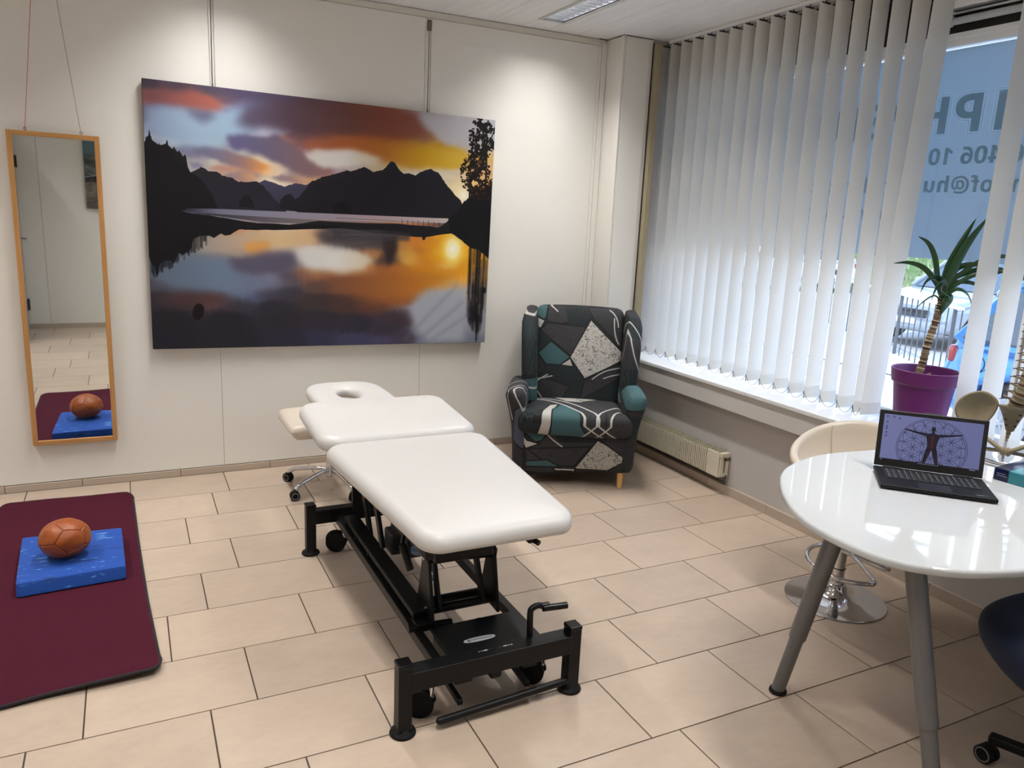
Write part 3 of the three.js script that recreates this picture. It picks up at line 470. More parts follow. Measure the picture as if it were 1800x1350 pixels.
// ================================================================ TREATMENT TABLE
// a padded board: rounded outline, soft rim, slightly domed top; y is the height of the rim's top
function pad(cx, cz, w, d, corner, y, thick, edge, dome, tilt = 0, pivotZ = cz, taper = 0, shift = 0) {
  const N = 96, ring = (inset) => {
    const hw = w / 2 - inset, hd = d / 2 - inset, c = Math.max(corner - inset, 0.012), pts = [];
    const cor = [[hw - c, hd - c, 0], [-hw + c, hd - c, 1], [-hw + c, -hd + c, 2], [hw - c, -hd + c, 3]];
    for (let k = 0; k < N; k++) { const q = Math.floor(k / (N / 4)), a = (q + (k % (N / 4)) / (N / 4 - 1)) * Math.PI / 2, [ox, oz] = cor[q]; pts.push([ox + c * Math.cos(a), oz + c * Math.sin(a)]); }
    return pts;
  };
  const rows = [], m = Math.min(w, d) / 2;
  const add = (inset, h) => rows.push(ring(Math.min(inset, m - 0.005)).map(([x, z]) => [x, h, z]));
  for (const t of [0.9, 0.5]) add(edge + (m - edge) * t, -thick);
  for (let k = 0; k <= 6; k++) { const a = -Math.PI / 2 + k / 6 * Math.PI / 2; add(edge * 0.6 * (1 - Math.cos(a)), -thick + edge * 0.6 + edge * 0.6 * Math.sin(a)); }
  for (let k = 0; k <= 9; k++) { const a = k / 9 * Math.PI / 2; add(edge * 1.25 * (1 - Math.cos(a)), -edge + edge * Math.sin(a)); }
  for (const t of [0.05, 0.1, 0.17, 0.25, 0.35, 0.45, 0.55]) add(edge * 1.25 + (m - edge * 1.25) * t, dome * (1 - (1 - t / 0.55) ** 2));
  const pos = rows.flat(2), idx = [];
  for (let j = 0; j + 1 < rows.length; j++) for (let i = 0; i < N; i++) { const a = j * N + i, b = j * N + (i + 1) % N; idx.push(a, a + N, b, b, a + N, b + N); }
  const cap = (row, flip) => { for (let i = 1; i + 1 < N; i++) flip ? idx.push(row * N, row * N + i, row * N + i + 1) : idx.push(row * N, row * N + i + 1, row * N + i); };
  cap(0, true); cap(rows.length - 1, false);
  for (let i = 0; i < pos.length; i += 3) { const k = clamp((pos[i + 2] + d / 2 - 0.07) / (d - 0.07), 0, 1); pos[i] = pos[i] * (1 - taper * k) + shift * k; }
  let g = new THREE.BufferGeometry(); g.setAttribute('position', new THREE.Float32BufferAttribute(pos, 3)); g.setIndex(idx);
  g = mergeVertices(g, 1e-5); g.computeVertexNormals();
  planarUV(g, (x, yy, z) => [x, z]);
  return g.translate(0, 0, cz - pivotZ).rotateX(tilt).translate(cx, y, pivotZ);
}
{
  const cx = 0.972, t = thing('treatment_table', 'white padded treatment table on a black steel lifting frame', 'treatment table', [cx, 0, 1.97]);
  part('foot_cushion', pad(1.008, 2.155, 0.695, 1.02, 0.085, 0.635, 0.066, 0.036, 0.012, 0, 2.155, 0.25, -0.014), M.vinyl, t);
  part('head_cushion', pad(1.008, 1.385, 0.70, 0.52, 0.085, 0.645, 0.066, 0.036, 0.010, 0.075, 1.64), M.vinyl, t);
  // face cushion with a breathing hole
  const hx = cx, hz = 0.9, hole = (a) => [hx + 0.052 * Math.cos(a), hz - 0.045 + 0.105 * Math.sin(a)];
  const outer = (a) => { const c = Math.cos(a), s = Math.sin(a), n = 3.6, r = 1 / Math.pow(Math.abs(c / 0.2) ** n + Math.abs(s / 0.275) ** n, 1 / n); return [hx + r * c, hz + r * s]; };
  part('face_cushion', gridSurface(72, 30, (u, v) => {
    const a = u * Math.PI * 2, b = v * Math.PI * 2, [ix, iz] = hole(a), [ox, oz] = outer(a), e = 2.7, cs = Math.cos(b), sn = Math.sin(b);
    const k = 0.5 + 0.5 * Math.sign(cs) * Math.abs(cs) ** (2 / e), y = Math.sign(sn) * Math.abs(sn) ** (2 / e);
    return [lerp(ix, ox, k), 0.625 + (y > 0 ? 0.036 : 0.032) * y - 0.012 * (1 - k), lerp(iz, oz, k)];
  }, true), M.vinyl, t);
  part('face_cushion_board', [bar([cx - 0.1, 0.585, 1.2], [cx - 0.1, 0.585, 0.95], 0.012), bar([cx + 0.1, 0.585, 1.2], [cx + 0.1, 0.585, 0.95], 0.012), rbox(cx - 0.15, cx - 0.07, 0.583, 0.597, 0.7, 1.08, 0.004), rbox(cx + 0.07, cx + 0.15, 0.583, 0.597, 0.7, 1.08, 0.004)], M.black, t);
  // frame under the cushions
  const bx0 = 0.79, bx1 = 1.15;
  part('top_frame', [beam([bx0, 0.525, 1.26], [bx0, 0.525, 2.55], 0.03, 0.04), beam([bx1, 0.525, 1.26], [bx1, 0.525, 2.55], 0.03, 0.04), ...[1.3, 1.72, 2.1, 2.5].map((z) => beam([bx0, 0.525, z], [bx1, 0.525, z], 0.04, 0.03)), rbox(0.85, 1.06, 0.43, 0.51, 2.18, 2.44, 0.006)], M.black, t);
  part('base_end', [...[0.674, 1.263].map((x) => rbox(x - 0.022, x + 0.022, 0.018, 0.237, 2.628, 2.676, 0.004)), rbox(0.69, 1.25, 0.148, 0.212, 2.618, 2.678, 0.004)], M.black, t);
  part('base_end', [...[0.682, 1.263].map((x) => rbox(x - 0.022, x + 0.022, 0.018, 0.237, 1.27, 1.316, 0.004)), rbox(0.69, 1.25, 0.148, 0.212, 1.265, 1.32, 0.004)], M.black, t);
  for (const [x, z] of [[0.674, 2.652], [1.263, 2.652], [0.682, 1.293], [1.263, 1.293]]) {
    part('foot', lathe([[0, 0], [0.038, 0], [0.041, 0.004], [0.038, 0.011], [0.026, 0.017], [0.022, 0.03], [0, 0.03]], x, 0, z), M.rubber, t);
    part('post_cap', rbox(x - 0.0235, x + 0.0235, 0.228, 0.243, z - 0.0255, z + 0.0255, 0.005), M.blackGloss, t);
  }
  for (const [x, z, f] of [[0.752, 2.585, 1.15], [1.165, 2.56, 0.9], [0.80, 1.30, 1.1], [1.15, 1.30, 0.9]]) {
    const w = part('caster', [new THREE.CylinderGeometry(0.046, 0.046, 0.018, 28).rotateZ(Math.PI / 2).rotateY(f).translate(x - 0.014 * Math.cos(f), 0.046, z + 0.014 * Math.sin(f)), new THREE.CylinderGeometry(0.046, 0.046, 0.018, 28).rotateZ(Math.PI / 2).rotateY(f).translate(x + 0.014 * Math.cos(f), 0.046, z - 0.014 * Math.sin(f)), new THREE.TorusGeometry(0.04, 0.012, 8, 24, Math.PI).rotateY(Math.PI / 2 + f).translate(x, 0.05, z)], M.rubber, t);
    part('caster_rod', bar([x + 0.028, 0.07, z + 0.024], [x + 0.028, 0.165, z + 0.024], 0.0095), M.chrome, w);
  }
  for (const x of [0.803, 1.16]) part('base_rail', beam([x, 0.172, 1.31], [x, 0.172, 2.63], 0.032, 0.036), M.black, t);
  part('foot_switch_bar', [beam([0.835, 0.205, 1.42], [0.835, 0.215, 2.36], 0.062, 0.022, 0.004), bar([0.775, 0.19, 2.395], [0.93, 0.185, 2.40], 0.014), rbox(0.80, 0.87, 0.176, 0.205, 2.35, 2.41, 0.004), ...[1.45, 1.62, 1.8].map((z) => rbox(0.80, 0.85, 0.15, 0.205, z, z + 0.02, 0.003))], M.black, t);
  part('foot_bar', [bar([0.785, 0.028, 2.678], [1.252, 0.044, 2.664], 0.0125), ball(0.785, 0.028, 2.678, 0.0126)], M.black, t);
  part('low_rail', [beam([0.86, 0.075, 1.9], [0.86, 0.06, 2.66], 0.018, 0.02), beam([1.1, 0.08, 2.25], [1.1, 0.06, 2.655], 0.018, 0.02), rbox(0.84, 0.9, 0.125, 0.15, 2.60, 2.66, 0.003), rbox(1.075, 1.13, 0.125, 0.15, 2.60, 2.66, 0.003), rbox(0.96, 1.0, 0.115, 0.15, 2.63, 2.665, 0.01)], M.black, t);
  // cover plate with the maker's oval and small pictograms
  const plate = part('cover_plate', [rbox(0.835, 1.135, 0.195, 0.206, 2.44, 2.63, 0.003), rbox(0.84, 1.13, 0.15, 0.197, 2.46, 2.62, 0.003)], M.black, t);
  const badge = canvasTexture(512, 96, (g) => { g.fillStyle = '#c3c6cb'; g.fillRect(0, 0, 512, 96); g.fillStyle = '#20242a'; g.beginPath(); g.arc(84, 48, 26, 0, 7); g.fill(); g.fillStyle = '#c3c6cb'; g.beginPath(); g.arc(90, 44, 12, 0, 7); g.fill(); g.fillStyle = '#30343a'; g.font = 'bold 46px sans-serif'; g.fillText('CHATTANOOGA', 122, 64, 345); });
  const oval = []; for (let k = 0; k < 48; k++) { const a = k / 48 * Math.PI * 2, c = Math.cos(a), s = Math.sin(a); oval.push([0.962 + 0.056 * Math.sign(c) * Math.abs(c) ** 0.85, 2.565 + 0.0125 * Math.sign(s) * Math.abs(s) ** 0.8]); }
  part('badge', planarUV(slab(oval, 0.2055, 0.2075, 0.0006), (x, y, z) => [(x - 0.906) / 0.112, (2.5775 - z) / 0.025]), std('#ffffff', 0.35, { map: badge, metalness: 0.3 }), plate);
  const icons = canvasTexture(256, 64, (g) => { g.fillStyle = '#101011'; g.fillRect(0, 0, 256, 64); g.fillStyle = '#dfe2e6'; g.beginPath(); g.moveTo(16, 50); g.lineTo(24, 14); g.lineTo(32, 50); g.fill(); g.fillRect(56, 24, 6, 20); g.fillRect(74, 24, 6, 20); g.fillRect(96, 20, 60, 6); g.fillRect(96, 34, 70, 5); g.fillRect(110, 46, 40, 4); });
  for (const [x0, x1, z, f] of [[0.92, 0.975, 2.643, 1], [0.99, 1.045, 2.643, -1]]) part('pictogram', planarUV(box(x0, x1, 0.2118, 0.2128, z - 0.006, z + 0.006), (x, y, zz) => [f > 0 ? (x - x0) / (x1 - x0) : (x1 - x) / (x1 - x0), (z + 0.006 - zz) / 0.012]), std('#ffffff', 0.4, { map: icons }), plate);
  // lifting linkage, motor and actuator
  const plateArm = (x, h) => profile([[-2.405, 0.19], [-2.25, 0.195], [-2.30, h], [-2.318, h + 0.024], [-2.345, h + 0.024], [-2.36, h]], 0.012, 0.002).rotateY(Math.PI / 2).translate(x, 0, 0);
  part('lift_arm', plateArm(0.855, 0.40), M.black, t); part('lift_arm', plateArm(1.10, 0.385), M.black, t);
  for (const [a, b, r] of [[[0.855, 0.408, 2.335], [1.115, 0.392, 2.335], 0.021], [[0.88, 0.215, 2.345], [1.11, 0.215, 2.345], 0.016], [[0.86, 0.19, 2.25], [1.12, 0.19, 2.25], 0.02]]) part('cross_tube', bar(a, b, r), M.black, t);
  for (const [a, b, h] of [[[0.90, 0.215, 2.36], [0.905, 0.46, 2.25], 0.03], [[1.065, 0.215, 2.36], [1.06, 0.46, 2.25], 0.03], [[0.88, 0.40, 2.33], [0.87, 0.50, 2.18], 0.045], [[1.1, 0.40, 2.33], [1.09, 0.50, 2.18], 0.045]]) part('lift_link', beam(a, b, 0.014, h), M.black, t);
  for (const [a, b, h] of [[[0.87, 0.19, 1.62], [0.87, 0.50, 1.42], 0.04], [[1.1, 0.19, 1.62], [1.1, 0.50, 1.42], 0.04], [[0.84, 0.48, 1.75], [0.85, 0.24, 1.86], 0.03]]) part('lift_link', beam(a, b, 0.016, h), M.black, t);
  part('cross_tube', bar([0.86, 0.36, 1.51], [1.11, 0.36, 1.51], 0.016), M.black, t); part('rear_panel', rbox(0.86, 1.10, 0.20, 0.44, 1.34, 1.36, 0.004), M.black, t);
  part('motor', [rbox(0.92, 1.03, 0.20, 0.30, 1.72, 1.92, 0.02, 3), bar([0.975, 0.25, 1.9], [0.975, 0.30, 2.0], 0.034), rbox(0.885, 0.93, 0.20, 0.29, 1.76, 1.86, 0.01)], std('#1f2326', 0.4), t);
  part('actuator', [bar([0.945, 0.27, 1.98], [0.945, 0.355, 2.2], 0.021), bar([0.945, 0.25, 2.2], [0.945, 0.33, 2.02], 0.014), new THREE.CylinderGeometry(0.022, 0.022, 0.05, 20).rotateZ(Math.PI / 2).translate(0.945, 0.36, 2.215)], std('#6f94c4', 0.25, { metalness: 0.75 }), t);
  part('bolt', [[0.853, 0.408, 2.335], [0.853, 0.48, 2.20], [0.853, 0.23, 2.35], [1.118, 0.395, 2.335]].map(([x, y, z]) => new THREE.CylinderGeometry(0.008, 0.008, 0.012, 12).rotateZ(Math.PI / 2).translate(x, y, z)), M.steel, t);
  part('release_lever', [bar([0.80, 0.51, 2.28], [0.735, 0.52, 2.44], 0.007), bar([0.735, 0.52, 2.44], [0.752, 0.445, 2.475], 0.011, 0.012)], M.black, t);
  part('release_lever', [bar([1.10, 0.53, 2.5], [1.12, 0.54, 2.575], 0.006), bar([1.12, 0.542, 2.575], [1.136, 0.535, 2.615], 0.0095)], M.black, t);
  const crank = part('crank_handle', [bar([1.118, 0.205, 2.62], [1.115, 0.296, 2.62], 0.0105), path([[1.115, 0.29, 2.62], [1.118, 0.308, 2.62], [1.145, 0.314, 2.615], [1.17, 0.303, 2.61], [1.178, 0.296, 2.61]], 0.0105, 20)], M.black, t);
  part('grip', [bar([1.165, 0.3, 2.615], [1.253, 0.296, 2.62], 0.0115), rbox(1.15, 1.19, 0.306, 0.316, 2.603, 2.622, 0.004)], M.blackGloss, crank);
}
// rolling stool behind the table head
{
  const t = thing('rolling_stool', 'cream rolling stool with chrome star base behind the treatment table', 'stool', [0.97, 0, 0.46]);
  part('seat', softBox(0.5, 0.085, 0.42, 0.038, 20, (p) => { p.y += 0.008 * (1 - (p.x / 0.25) ** 2) * (p.y > 0 ? 1 : 0); p.x *= 1 - 0.06 * (p.y < 0 ? 1 : 0); }).translate(0.965, 0.388, 0.455), M.stoolVinyl, t);
  part('column', [bar([0.97, 0.06, 0.46], [0.97, 0.2, 0.46], 0.025), bar([0.97, 0.2, 0.46], [0.97, 0.345, 0.46], 0.014), rbox(0.89, 1.05, 0.335, 0.348, 0.38, 0.54, 0.003)], M.chrome, t);
  for (let k = 0; k < 5; k++) {
    const a = (76 + 72 * k) * Math.PI / 180, c = Math.cos(a), s = Math.sin(a), at = (r, y) => [0.97 + r * c, y, 0.46 + r * s];
    const leg = part('base_leg', path([at(0.0, 0.105), at(0.08, 0.105), at(0.17, 0.092), at(0.235, 0.078), at(0.265, 0.055)], 0.0125, 24), M.chrome, t);
    const q = a + 1.1 + k, [x, , z] = at(0.268, 0);
    part('caster', [-1, 1].map((e) => new THREE.CylinderGeometry(0.026, 0.026, 0.014, 20).rotateZ(Math.PI / 2).rotateY(q).translate(x + e * 0.011 * Math.cos(q), 0.026, z - e * 0.011 * Math.sin(q))).concat(ball(x, 0.036, z, 0.021)), M.rubber, leg);
    for (const e of [-1, 1]) part('caster_ring', new THREE.TorusGeometry(0.017, 0.0025, 6, 20).rotateY(Math.PI / 2).rotateY(q).translate(x + e * 0.0185 * Math.cos(q), 0.026, z - e * 0.0185 * Math.sin(q)), M.greyRing, leg);
  }
}
// ================================================================ MAT, PAD, BALL
{
  const ribs = pixelTexture(64, 64, (u) => [128 + 110 * Math.sin(u * Math.PI * 2 * 8)], false);
  const matRib = ribs.clone(); matRib.repeat.set(14, 14);
  const outline = [[-0.62, 0.2], [-0.45, 0.195], [-0.13, 0.222], [-0.075, 0.228], [-0.052, 0.25], [-0.045, 0.30], [-0.028, 0.9], [-0.005, 1.5], [0.022, 1.97], [0.026, 2.02], [0.006, 2.05], [-0.10, 2.058], [-0.30, 2.06], [-0.46, 2.075], [-0.60, 2.08], [-0.635, 2.05], [-0.64, 1.9], [-0.645, 0.35], [-0.64, 0.23]];
  const curve = (off) => { const c = new THREE.CatmullRomCurve3(outline.map(([x, z]) => V(x, 0, z)), true, 'catmullrom', 0.15); return c.getSpacedPoints(160).slice(0, 160); };
  const top = (x, z) => 0.0125 + 0.02 * smooth(1.9, 2.08, z) * smooth(-0.55, 0.02, x) + 0.006 * smooth(0.3, 0.2, z) * smooth(-0.3, -0.06, x);
  const t = thing('exercise_mat', 'dark wine-red exercise mat with black edging on the floor', 'exercise mat', [-0.31, 0, 1.15]);
  const ring = curve(0), N = ring.length, cxm = -0.31, czm = 1.15;
  const body = gridSurface(N, 22, (u, v) => {
    const p = ring[Math.round(u * N) % N];
    if (v > 0.999) return [cxm, 0.003, czm];
    const k = v < 0.08 ? 1 : 1 - (v - 0.08) / 0.92, x = lerp(cxm, p.x, k), z = lerp(czm, p.z, k);
    return [x, top(x, z) - (v < 0.04 ? 0.0095 : 0), z];
  }, true);
  { const p = body.attributes.position; for (let i = 0; i < p.count; i++) if (Math.abs(p.getX(i) - cxm) < 1e-4 && Math.abs(p.getZ(i) - czm) < 1e-4) p.setY(i, 0.0125); body.computeVertexNormals(); }
  planarUV(body, (x, y, z) => [x, z]);
  part('mat_body', body, phys('#420d20', 0.85, { specularIntensity: 0.3, bumpMap: matRib, bumpScale: 0.0006 }), t);
  part('edging', path(ring.filter((_, i) => i % 2 === 0).map((p) => [p.x, Math.max(0.0075, top(p.x, p.z) - 0.005), p.z]), 0.0062, 240, true, 8), std('#120d10', 0.8), t);
}
{
  const foam = pixelTexture(512, 512, (u, v) => {
    const a = fbm(u * 4, v * 26, 2), b = fbm(u * 12, v * 60, 6), w = smooth(0.16, 0.42, a + 0.45 * b), d = smooth(0.1, 0.5, fbm(u * 3 + 9, v * 18, 11));
    return [lerp(8, 112, w * w) - 4 * d, lerp(66, 168, w * w) - 26 * d, lerp(150, 214, w * w) - 55 * d];
  });
  const t = thing('balance_pad', 'thick marbled blue foam balance pad on the wine-red mat', 'balance pad', [-0.27, 0.013, 1.08]);
  const a = [-0.463, 1.313], b = [-0.077, 1.285], c = [-0.093, 0.86], d = [-0.487, 0.835];
  const g = softBox(1, 0.058, 1, 0.012, 24, (p) => {
    const u = p.x + 0.5, v = p.z + 0.5, k = 1 + 0.0 * v, x = lerp(lerp(d[0], c[0], u), lerp(a[0], b[0], u), v), z = lerp(lerp(d[1], c[1], u), lerp(a[1], b[1], u), v);
    const lip = p.y < 0 ? 1 : 0; p.set(x, p.y + 0.042 + (p.y > 0 ? 0.004 * Math.cos((v - 0.5) * 3) : 0), z + (v > 0.98 ? 0.02 * (0.5 - p.y / 0.058) : 0));
  });
  planarUV(g, (x, y, z) => [x / 0.45, (z + y * 1.4) / 0.5]);
  part('foam_body', g, std('#ffffff', 0.8, { map: foam, ...bumped(0.0008, 10) }), t);
}
{
  // ball sewn from leather panels: seams follow the borders between panel centres
  const R = 0.092, cy = 0.156, t = thing('medicine_ball', 'brown leather medicine ball with sewn panels on the blue pad', 'medicine ball', [-0.30, 0.075, 1.12]);
  const ph = (1 + Math.sqrt(5)) / 2, cs = [];
  for (const s of [-1, 1]) for (const q of [-1, 1]) cs.push(V(0, s, q * ph), V(s, q * ph, 0), V(q * ph, 0, s));
  const turn = new THREE.Euler(0.35, 0.5, 0.2); cs.forEach((c) => c.normalize().applyEuler(turn));
  const leather = pixelTexture(512, 512, (u, v) => { const k = 1 + 0.2 * fbm(u * 6, v * 6, 1) + 0.1 * fbm(u * 30, v * 30, 7); return [144 * k, 70 * k, 18 * k]; });
  const mat = std('#ffffff', 0.38, { map: leather, ...bumped(0.0006, 5) });
  const base = smoothed(new THREE.IcosahedronGeometry(1, 48)), p = base.attributes.position, ix = base.index ? base.index.array : null, own = [];
  const q = V(0, 0, 0), pos = [];
  for (let i = 0; i < p.count; i++) {
    q.fromBufferAttribute(p, i).normalize();
    const ds = cs.map((c, k) => [q.dot(c), k]).sort((a, b) => b[0] - a[0]); own.push(ds[0][1]);
    const gap = Math.acos(clamp(ds[1][0], -1, 1)) - Math.acos(clamp(ds[0][0], -1, 1));
    const groove = 0.0042 * (1 - smooth(0, 0.055, gap)), lump = 0.003 * noise(q.x * 2, q.y * 2, q.z * 2), r = R - groove + lump;
    pos.push([q.x * r * 1.07, q.y * r * 0.88 + (q.y < -0.75 ? (-0.75 - q.y) * 0.04 : 0), q.z * r * 1.02]);
  }
  const faces = cs.map(() => []);
  for (let i = 0; i < ix.length; i += 3) faces[own[ix[i]]].push(pos[ix[i]], pos[ix[i + 1]], pos[ix[i + 2]]);
  // shared normals so that the skin reads as one
  const whole = new THREE.BufferGeometry(); whole.setAttribute('position', new THREE.Float32BufferAttribute(pos.flat(), 3)); whole.setIndex(Array.from(ix)); whole.computeVertexNormals();
  const nor = whole.attributes.normal, lists = cs.map(() => [[], [], []]);
  for (let i = 0; i < ix.length; i += 3) { const L = lists[own[ix[i]]]; for (let k = 0; k < 3; k++) { const j = ix[i + k]; L[0].push(...pos[j]); L[1].push(nor.getX(j), nor.getY(j), nor.getZ(j)); L[2].push(Math.atan2(pos[j][2], pos[j][0]) * 0.5, pos[j][1] * 5); } }
  lists.forEach((L) => {
    const g = new THREE.BufferGeometry(); g.setAttribute('position', new THREE.Float32BufferAttribute(L[0], 3)); g.setAttribute('normal', new THREE.Float32BufferAttribute(L[1], 3)); g.setAttribute('uv', new THREE.Float32BufferAttribute(L[2], 2));
    part('leather_panel', g.translate(-0.30, cy, 1.12), mat, t);
  });
}

// ================================================================ ARMCHAIR
// printed stretch cover; u across, v in units of the sheet (top of the back to the hem)
const coverSheet = canvasTexture(1024, 1536, (g, W, Ht) => {
  // the sheet is drawn on a grid 210 wide and 315 high
  g.scale(W / 210, Ht / 315);
  const P = (pts, fill, edge = true) => { g.fillStyle = fill; g.beginPath(); pts.forEach(([x, y], i) => (i ? g.lineTo(x, y) : g.moveTo(x, y))); g.closePath(); g.fill(); if (edge) { g.strokeStyle = '#0a0a0c'; g.lineWidth = 2.2; g.lineJoin = 'round'; g.stroke(); } };
  const clip = (pts, f) => { g.save(); g.beginPath(); pts.forEach(([x, y], i) => (i ? g.lineTo(x, y) : g.moveTo(x, y))); g.closePath(); g.clip(); f(); g.restore(); };
  const bounds = (pts) => [Math.min(...pts.map((p) => p[0])), Math.max(...pts.map((p) => p[0])), Math.min(...pts.map((p) => p[1])), Math.max(...pts.map((p) => p[1]))];
  const stripes = (pts, vert = true) => { P(pts, '#0b0b0d', false); clip(pts, () => { const [a, b, c, d] = bounds(pts); g.strokeStyle = '#2c4145'; g.lineWidth = 0.55; for (let x = vert ? a : c; x < (vert ? b : d); x += 1.7) { g.beginPath(); for (let y = vert ? c : a; y <= (vert ? d : b); y += 4) { const q = x + rr(-0.7, 0.7); vert ? g.lineTo(q, y) : g.lineTo(y, q); } g.stroke(); } }); };
  const speck = (pts, base, ink, n) => { P(pts, base); clip(pts, () => { const [a, b, c, d] = bounds(pts); for (let k = 0; k < n * (b - a) * (d - c) / 1000; k++) { g.fillStyle = ink; g.beginPath(); g.ellipse(rr(a, b), rr(c, d), rr(0.25, 0.8), rr(0.25, 0.7), rr(0, 3), 0, 7); g.fill(); } g.strokeStyle = ink; g.lineWidth = 0.5; for (let k = 0; k < (b - a) * (d - c) / 320; k++) { let x = rr(a, b), y = rr(c, d); g.beginPath(); g.moveTo(x, y); for (let s = 0; s < 4; s++) { x += rr(-9, 9); y += rr(-6, 6); g.lineTo(x, y); } g.stroke(); } }); };
  const teal = '#3d6367', white = '#c9c5be', grey = '#343336', ink = '#0f0f11';
  g.fillStyle = '#2b2a2d'; g.fillRect(0, 0, 210, 315);
  stripes([[0, 0], [210, 0], [210, 315], [0, 315]]);
  const W2 = (...pts) => { g.strokeStyle = '#cfccc6'; g.lineWidth = 2.1; g.lineCap = 'round'; g.beginPath(); g.moveTo(...pts[0]); if (pts.length === 3) g.quadraticCurveTo(...pts[1], ...pts[2]); else g.lineTo(...pts[1]); g.stroke(); };
  // back
  speck([[48, 0], [100, 0], [96, 26], [72, 32], [44, 30]], grey, ink, 30); P([[22, 0], [46, 0], [44, 22], [40, 26], [22, 18]], teal); P([[22, 20], [42, 28], [35, 44], [22, 36]], white);
  stripes([[76, 2], [116, 2], [110, 26], [84, 30]]); speck([[118, 0], [180, 0], [184, 84], [160, 50], [130, 22]], grey, ink, 40);
  speck([[48, 32], [118, 36], [92, 92], [34, 46]], '#383639', ink, 60); P([[55, 66], [91, 94], [73, 110], [48, 110], [32, 90]], teal); P([[73, 110], [91, 96], [97, 112]], white);
  speck([[124, 22], [184, 82], [182, 98], [118, 134], [90, 94]], '#d0ccc5', ink, 95);
  speck([[24, 92], [34, 92], [46, 112], [44, 138], [24, 142]], grey, ink, 40);
  stripes([[48, 112], [98, 114], [114, 134], [112, 180], [24, 180], [30, 140]]);
  speck([[46, 136], [92, 150], [78, 178], [56, 182], [24, 156]], grey, ink, 60);
  speck([[118, 136], [182, 102], [184, 128], [112, 176]], grey, ink, 45); stripes([[114, 176], [184, 130], [186, 182], [110, 186]]);
  W2([48, -2], [58, 4], [64, 10]); W2([158, 4], [172, 12], [174, 34]); W2([166, 18], [166, 52], [176, 66]);
  W2([132, 134], [154, 112], [182, 112]); W2([152, 132], [168, 124], [182, 124]); W2([24, 158], [36, 138], [52, 130]); W2([26, 142], [60, 132]); W2([24, 148], [50, 184]); W2([20, 160], [40, 184]);
  // seat top to its front roll
  speck([[16, 184], [186, 184], [190, 232], [150, 252], [60, 250]], grey, ink, 45); speck([[58, 180], [150, 184], [110, 208], [86, 206]], '#c3bfb9', ink, 70);
  stripes([[0, 206], [54, 206], [48, 250], [0, 262]], false);
  P([[76, 214], [62, 216], [50, 232], [44, 251], [62, 252], [66, 232]], white); P([[66, 228], [80, 214], [104, 226], [124, 252], [64, 252]], teal); speck([[170, 212], [196, 214], [200, 250], [150, 254], [148, 226]], grey, ink, 50);
  W2([40, 196], [74, 208], [146, 252]); W2([48, 194], [96, 206], [166, 252]); W2([176, 208], [150, 220], [112, 252]); W2([190, 212], [168, 222], [132, 254]);
  // apron
  speck([[14, 258], [200, 258], [196, 315], [14, 315]], grey, ink, 40); P([[20, 258], [64, 258], [52, 272], [42, 274]], teal); P([[12, 258], [20, 262], [30, 272], [50, 276], [28, 284]], white); stripes([[66, 258], [140, 258], [134, 270], [80, 272]]);
  speck([[30, 284], [128, 276], [104, 306], [66, 306]], grey, ink, 50); speck([[138, 266], [152, 272], [186, 292], [156, 310], [104, 310]], '#bdb7ad', ink, 80); P([[26, 302], [62, 298], [84, 308], [30, 310]], teal); P([[70, 309], [106, 309], [106, 314], [76, 313]], white); stripes([[10, 286], [30, 290], [30, 310], [12, 310]]);
  W2([58, 260], [68, 270], [84, 278]);
});
const coverSides = canvasTexture(1024, 1024, (g, W, Ht) => {
  // four quarters: left wing, right wing, left arm, right arm
  g.scale(W / 100, Ht / 100); g.fillStyle = '#2f2e32'; g.fillRect(0, 0, 100, 100);
  for (let k = 0; k < 1500; k++) { g.fillStyle = '#0f0f11'; g.beginPath(); g.ellipse(rr(0, 100), rr(0, 100), rr(0.1, 0.4), rr(0.1, 0.35), 0, 0, 7); g.fill(); }
  const stripe = (a, b, c, d) => { g.fillStyle = '#0c0c0e'; g.fillRect(a, c, b - a, d - c); g.strokeStyle = '#2c474c'; g.lineWidth = 0.3; for (let x = a; x < b; x += 0.95) { g.beginPath(); for (let y = c; y <= d; y += 2) g.lineTo(x + rr(-0.35, 0.35), y); g.stroke(); } };
  const P = (pts, f) => { g.fillStyle = f; g.strokeStyle = '#0a0a0c'; g.lineWidth = 1; g.lineJoin = 'round'; g.beginPath(); pts.forEach(([x, y]) => g.lineTo(x, y)); g.closePath(); g.fill(); g.stroke(); };
  const line = (pts) => { g.strokeStyle = '#cfccc6'; g.lineWidth = 0.9; g.lineCap = 'round'; for (const [a, b, c, d, e, f] of pts) { g.beginPath(); g.moveTo(a, b); g.quadraticCurveTo(c, d, e, f); g.stroke(); } };
  stripe(0, 50, 7, 34); P([[0, 37], [50, 34], [50, 46], [0, 46]], '#3d6367'); line([[0, 6, 20, 3, 50, 9], [0, 4, 24, 0, 50, 5], [0, 34, 24, 37, 50, 40]]);
  stripe(50, 74, 0, 14); stripe(50, 100, 28, 40); P([[50, 40], [100, 38], [100, 46], [50, 47]], '#3d6367'); line([[62, 2, 74, 8, 72, 24], [66, 8, 60, 20, 70, 30], [56, 44, 70, 42, 80, 43]]);
  stripe(34, 50, 52, 100); P([[22, 66], [36, 60], [40, 80], [28, 90], [20, 84]], '#55586a'); P([[30, 62], [38, 60], [34, 72], [28, 72]], '#3a3a40'); line([[4, 52, 6, 66, 16, 84], [14, 52, 16, 62, 20, 72], [14, 52, 30, 58, 30, 84], [2, 86, 8, 83, 14, 82]]);
  P([[50, 50], [100, 50], [94, 58], [80, 62], [50, 64]], '#43696e'); stripe(50, 100, 66, 80); line([[88, 88, 92, 92, 90, 100]]);
});
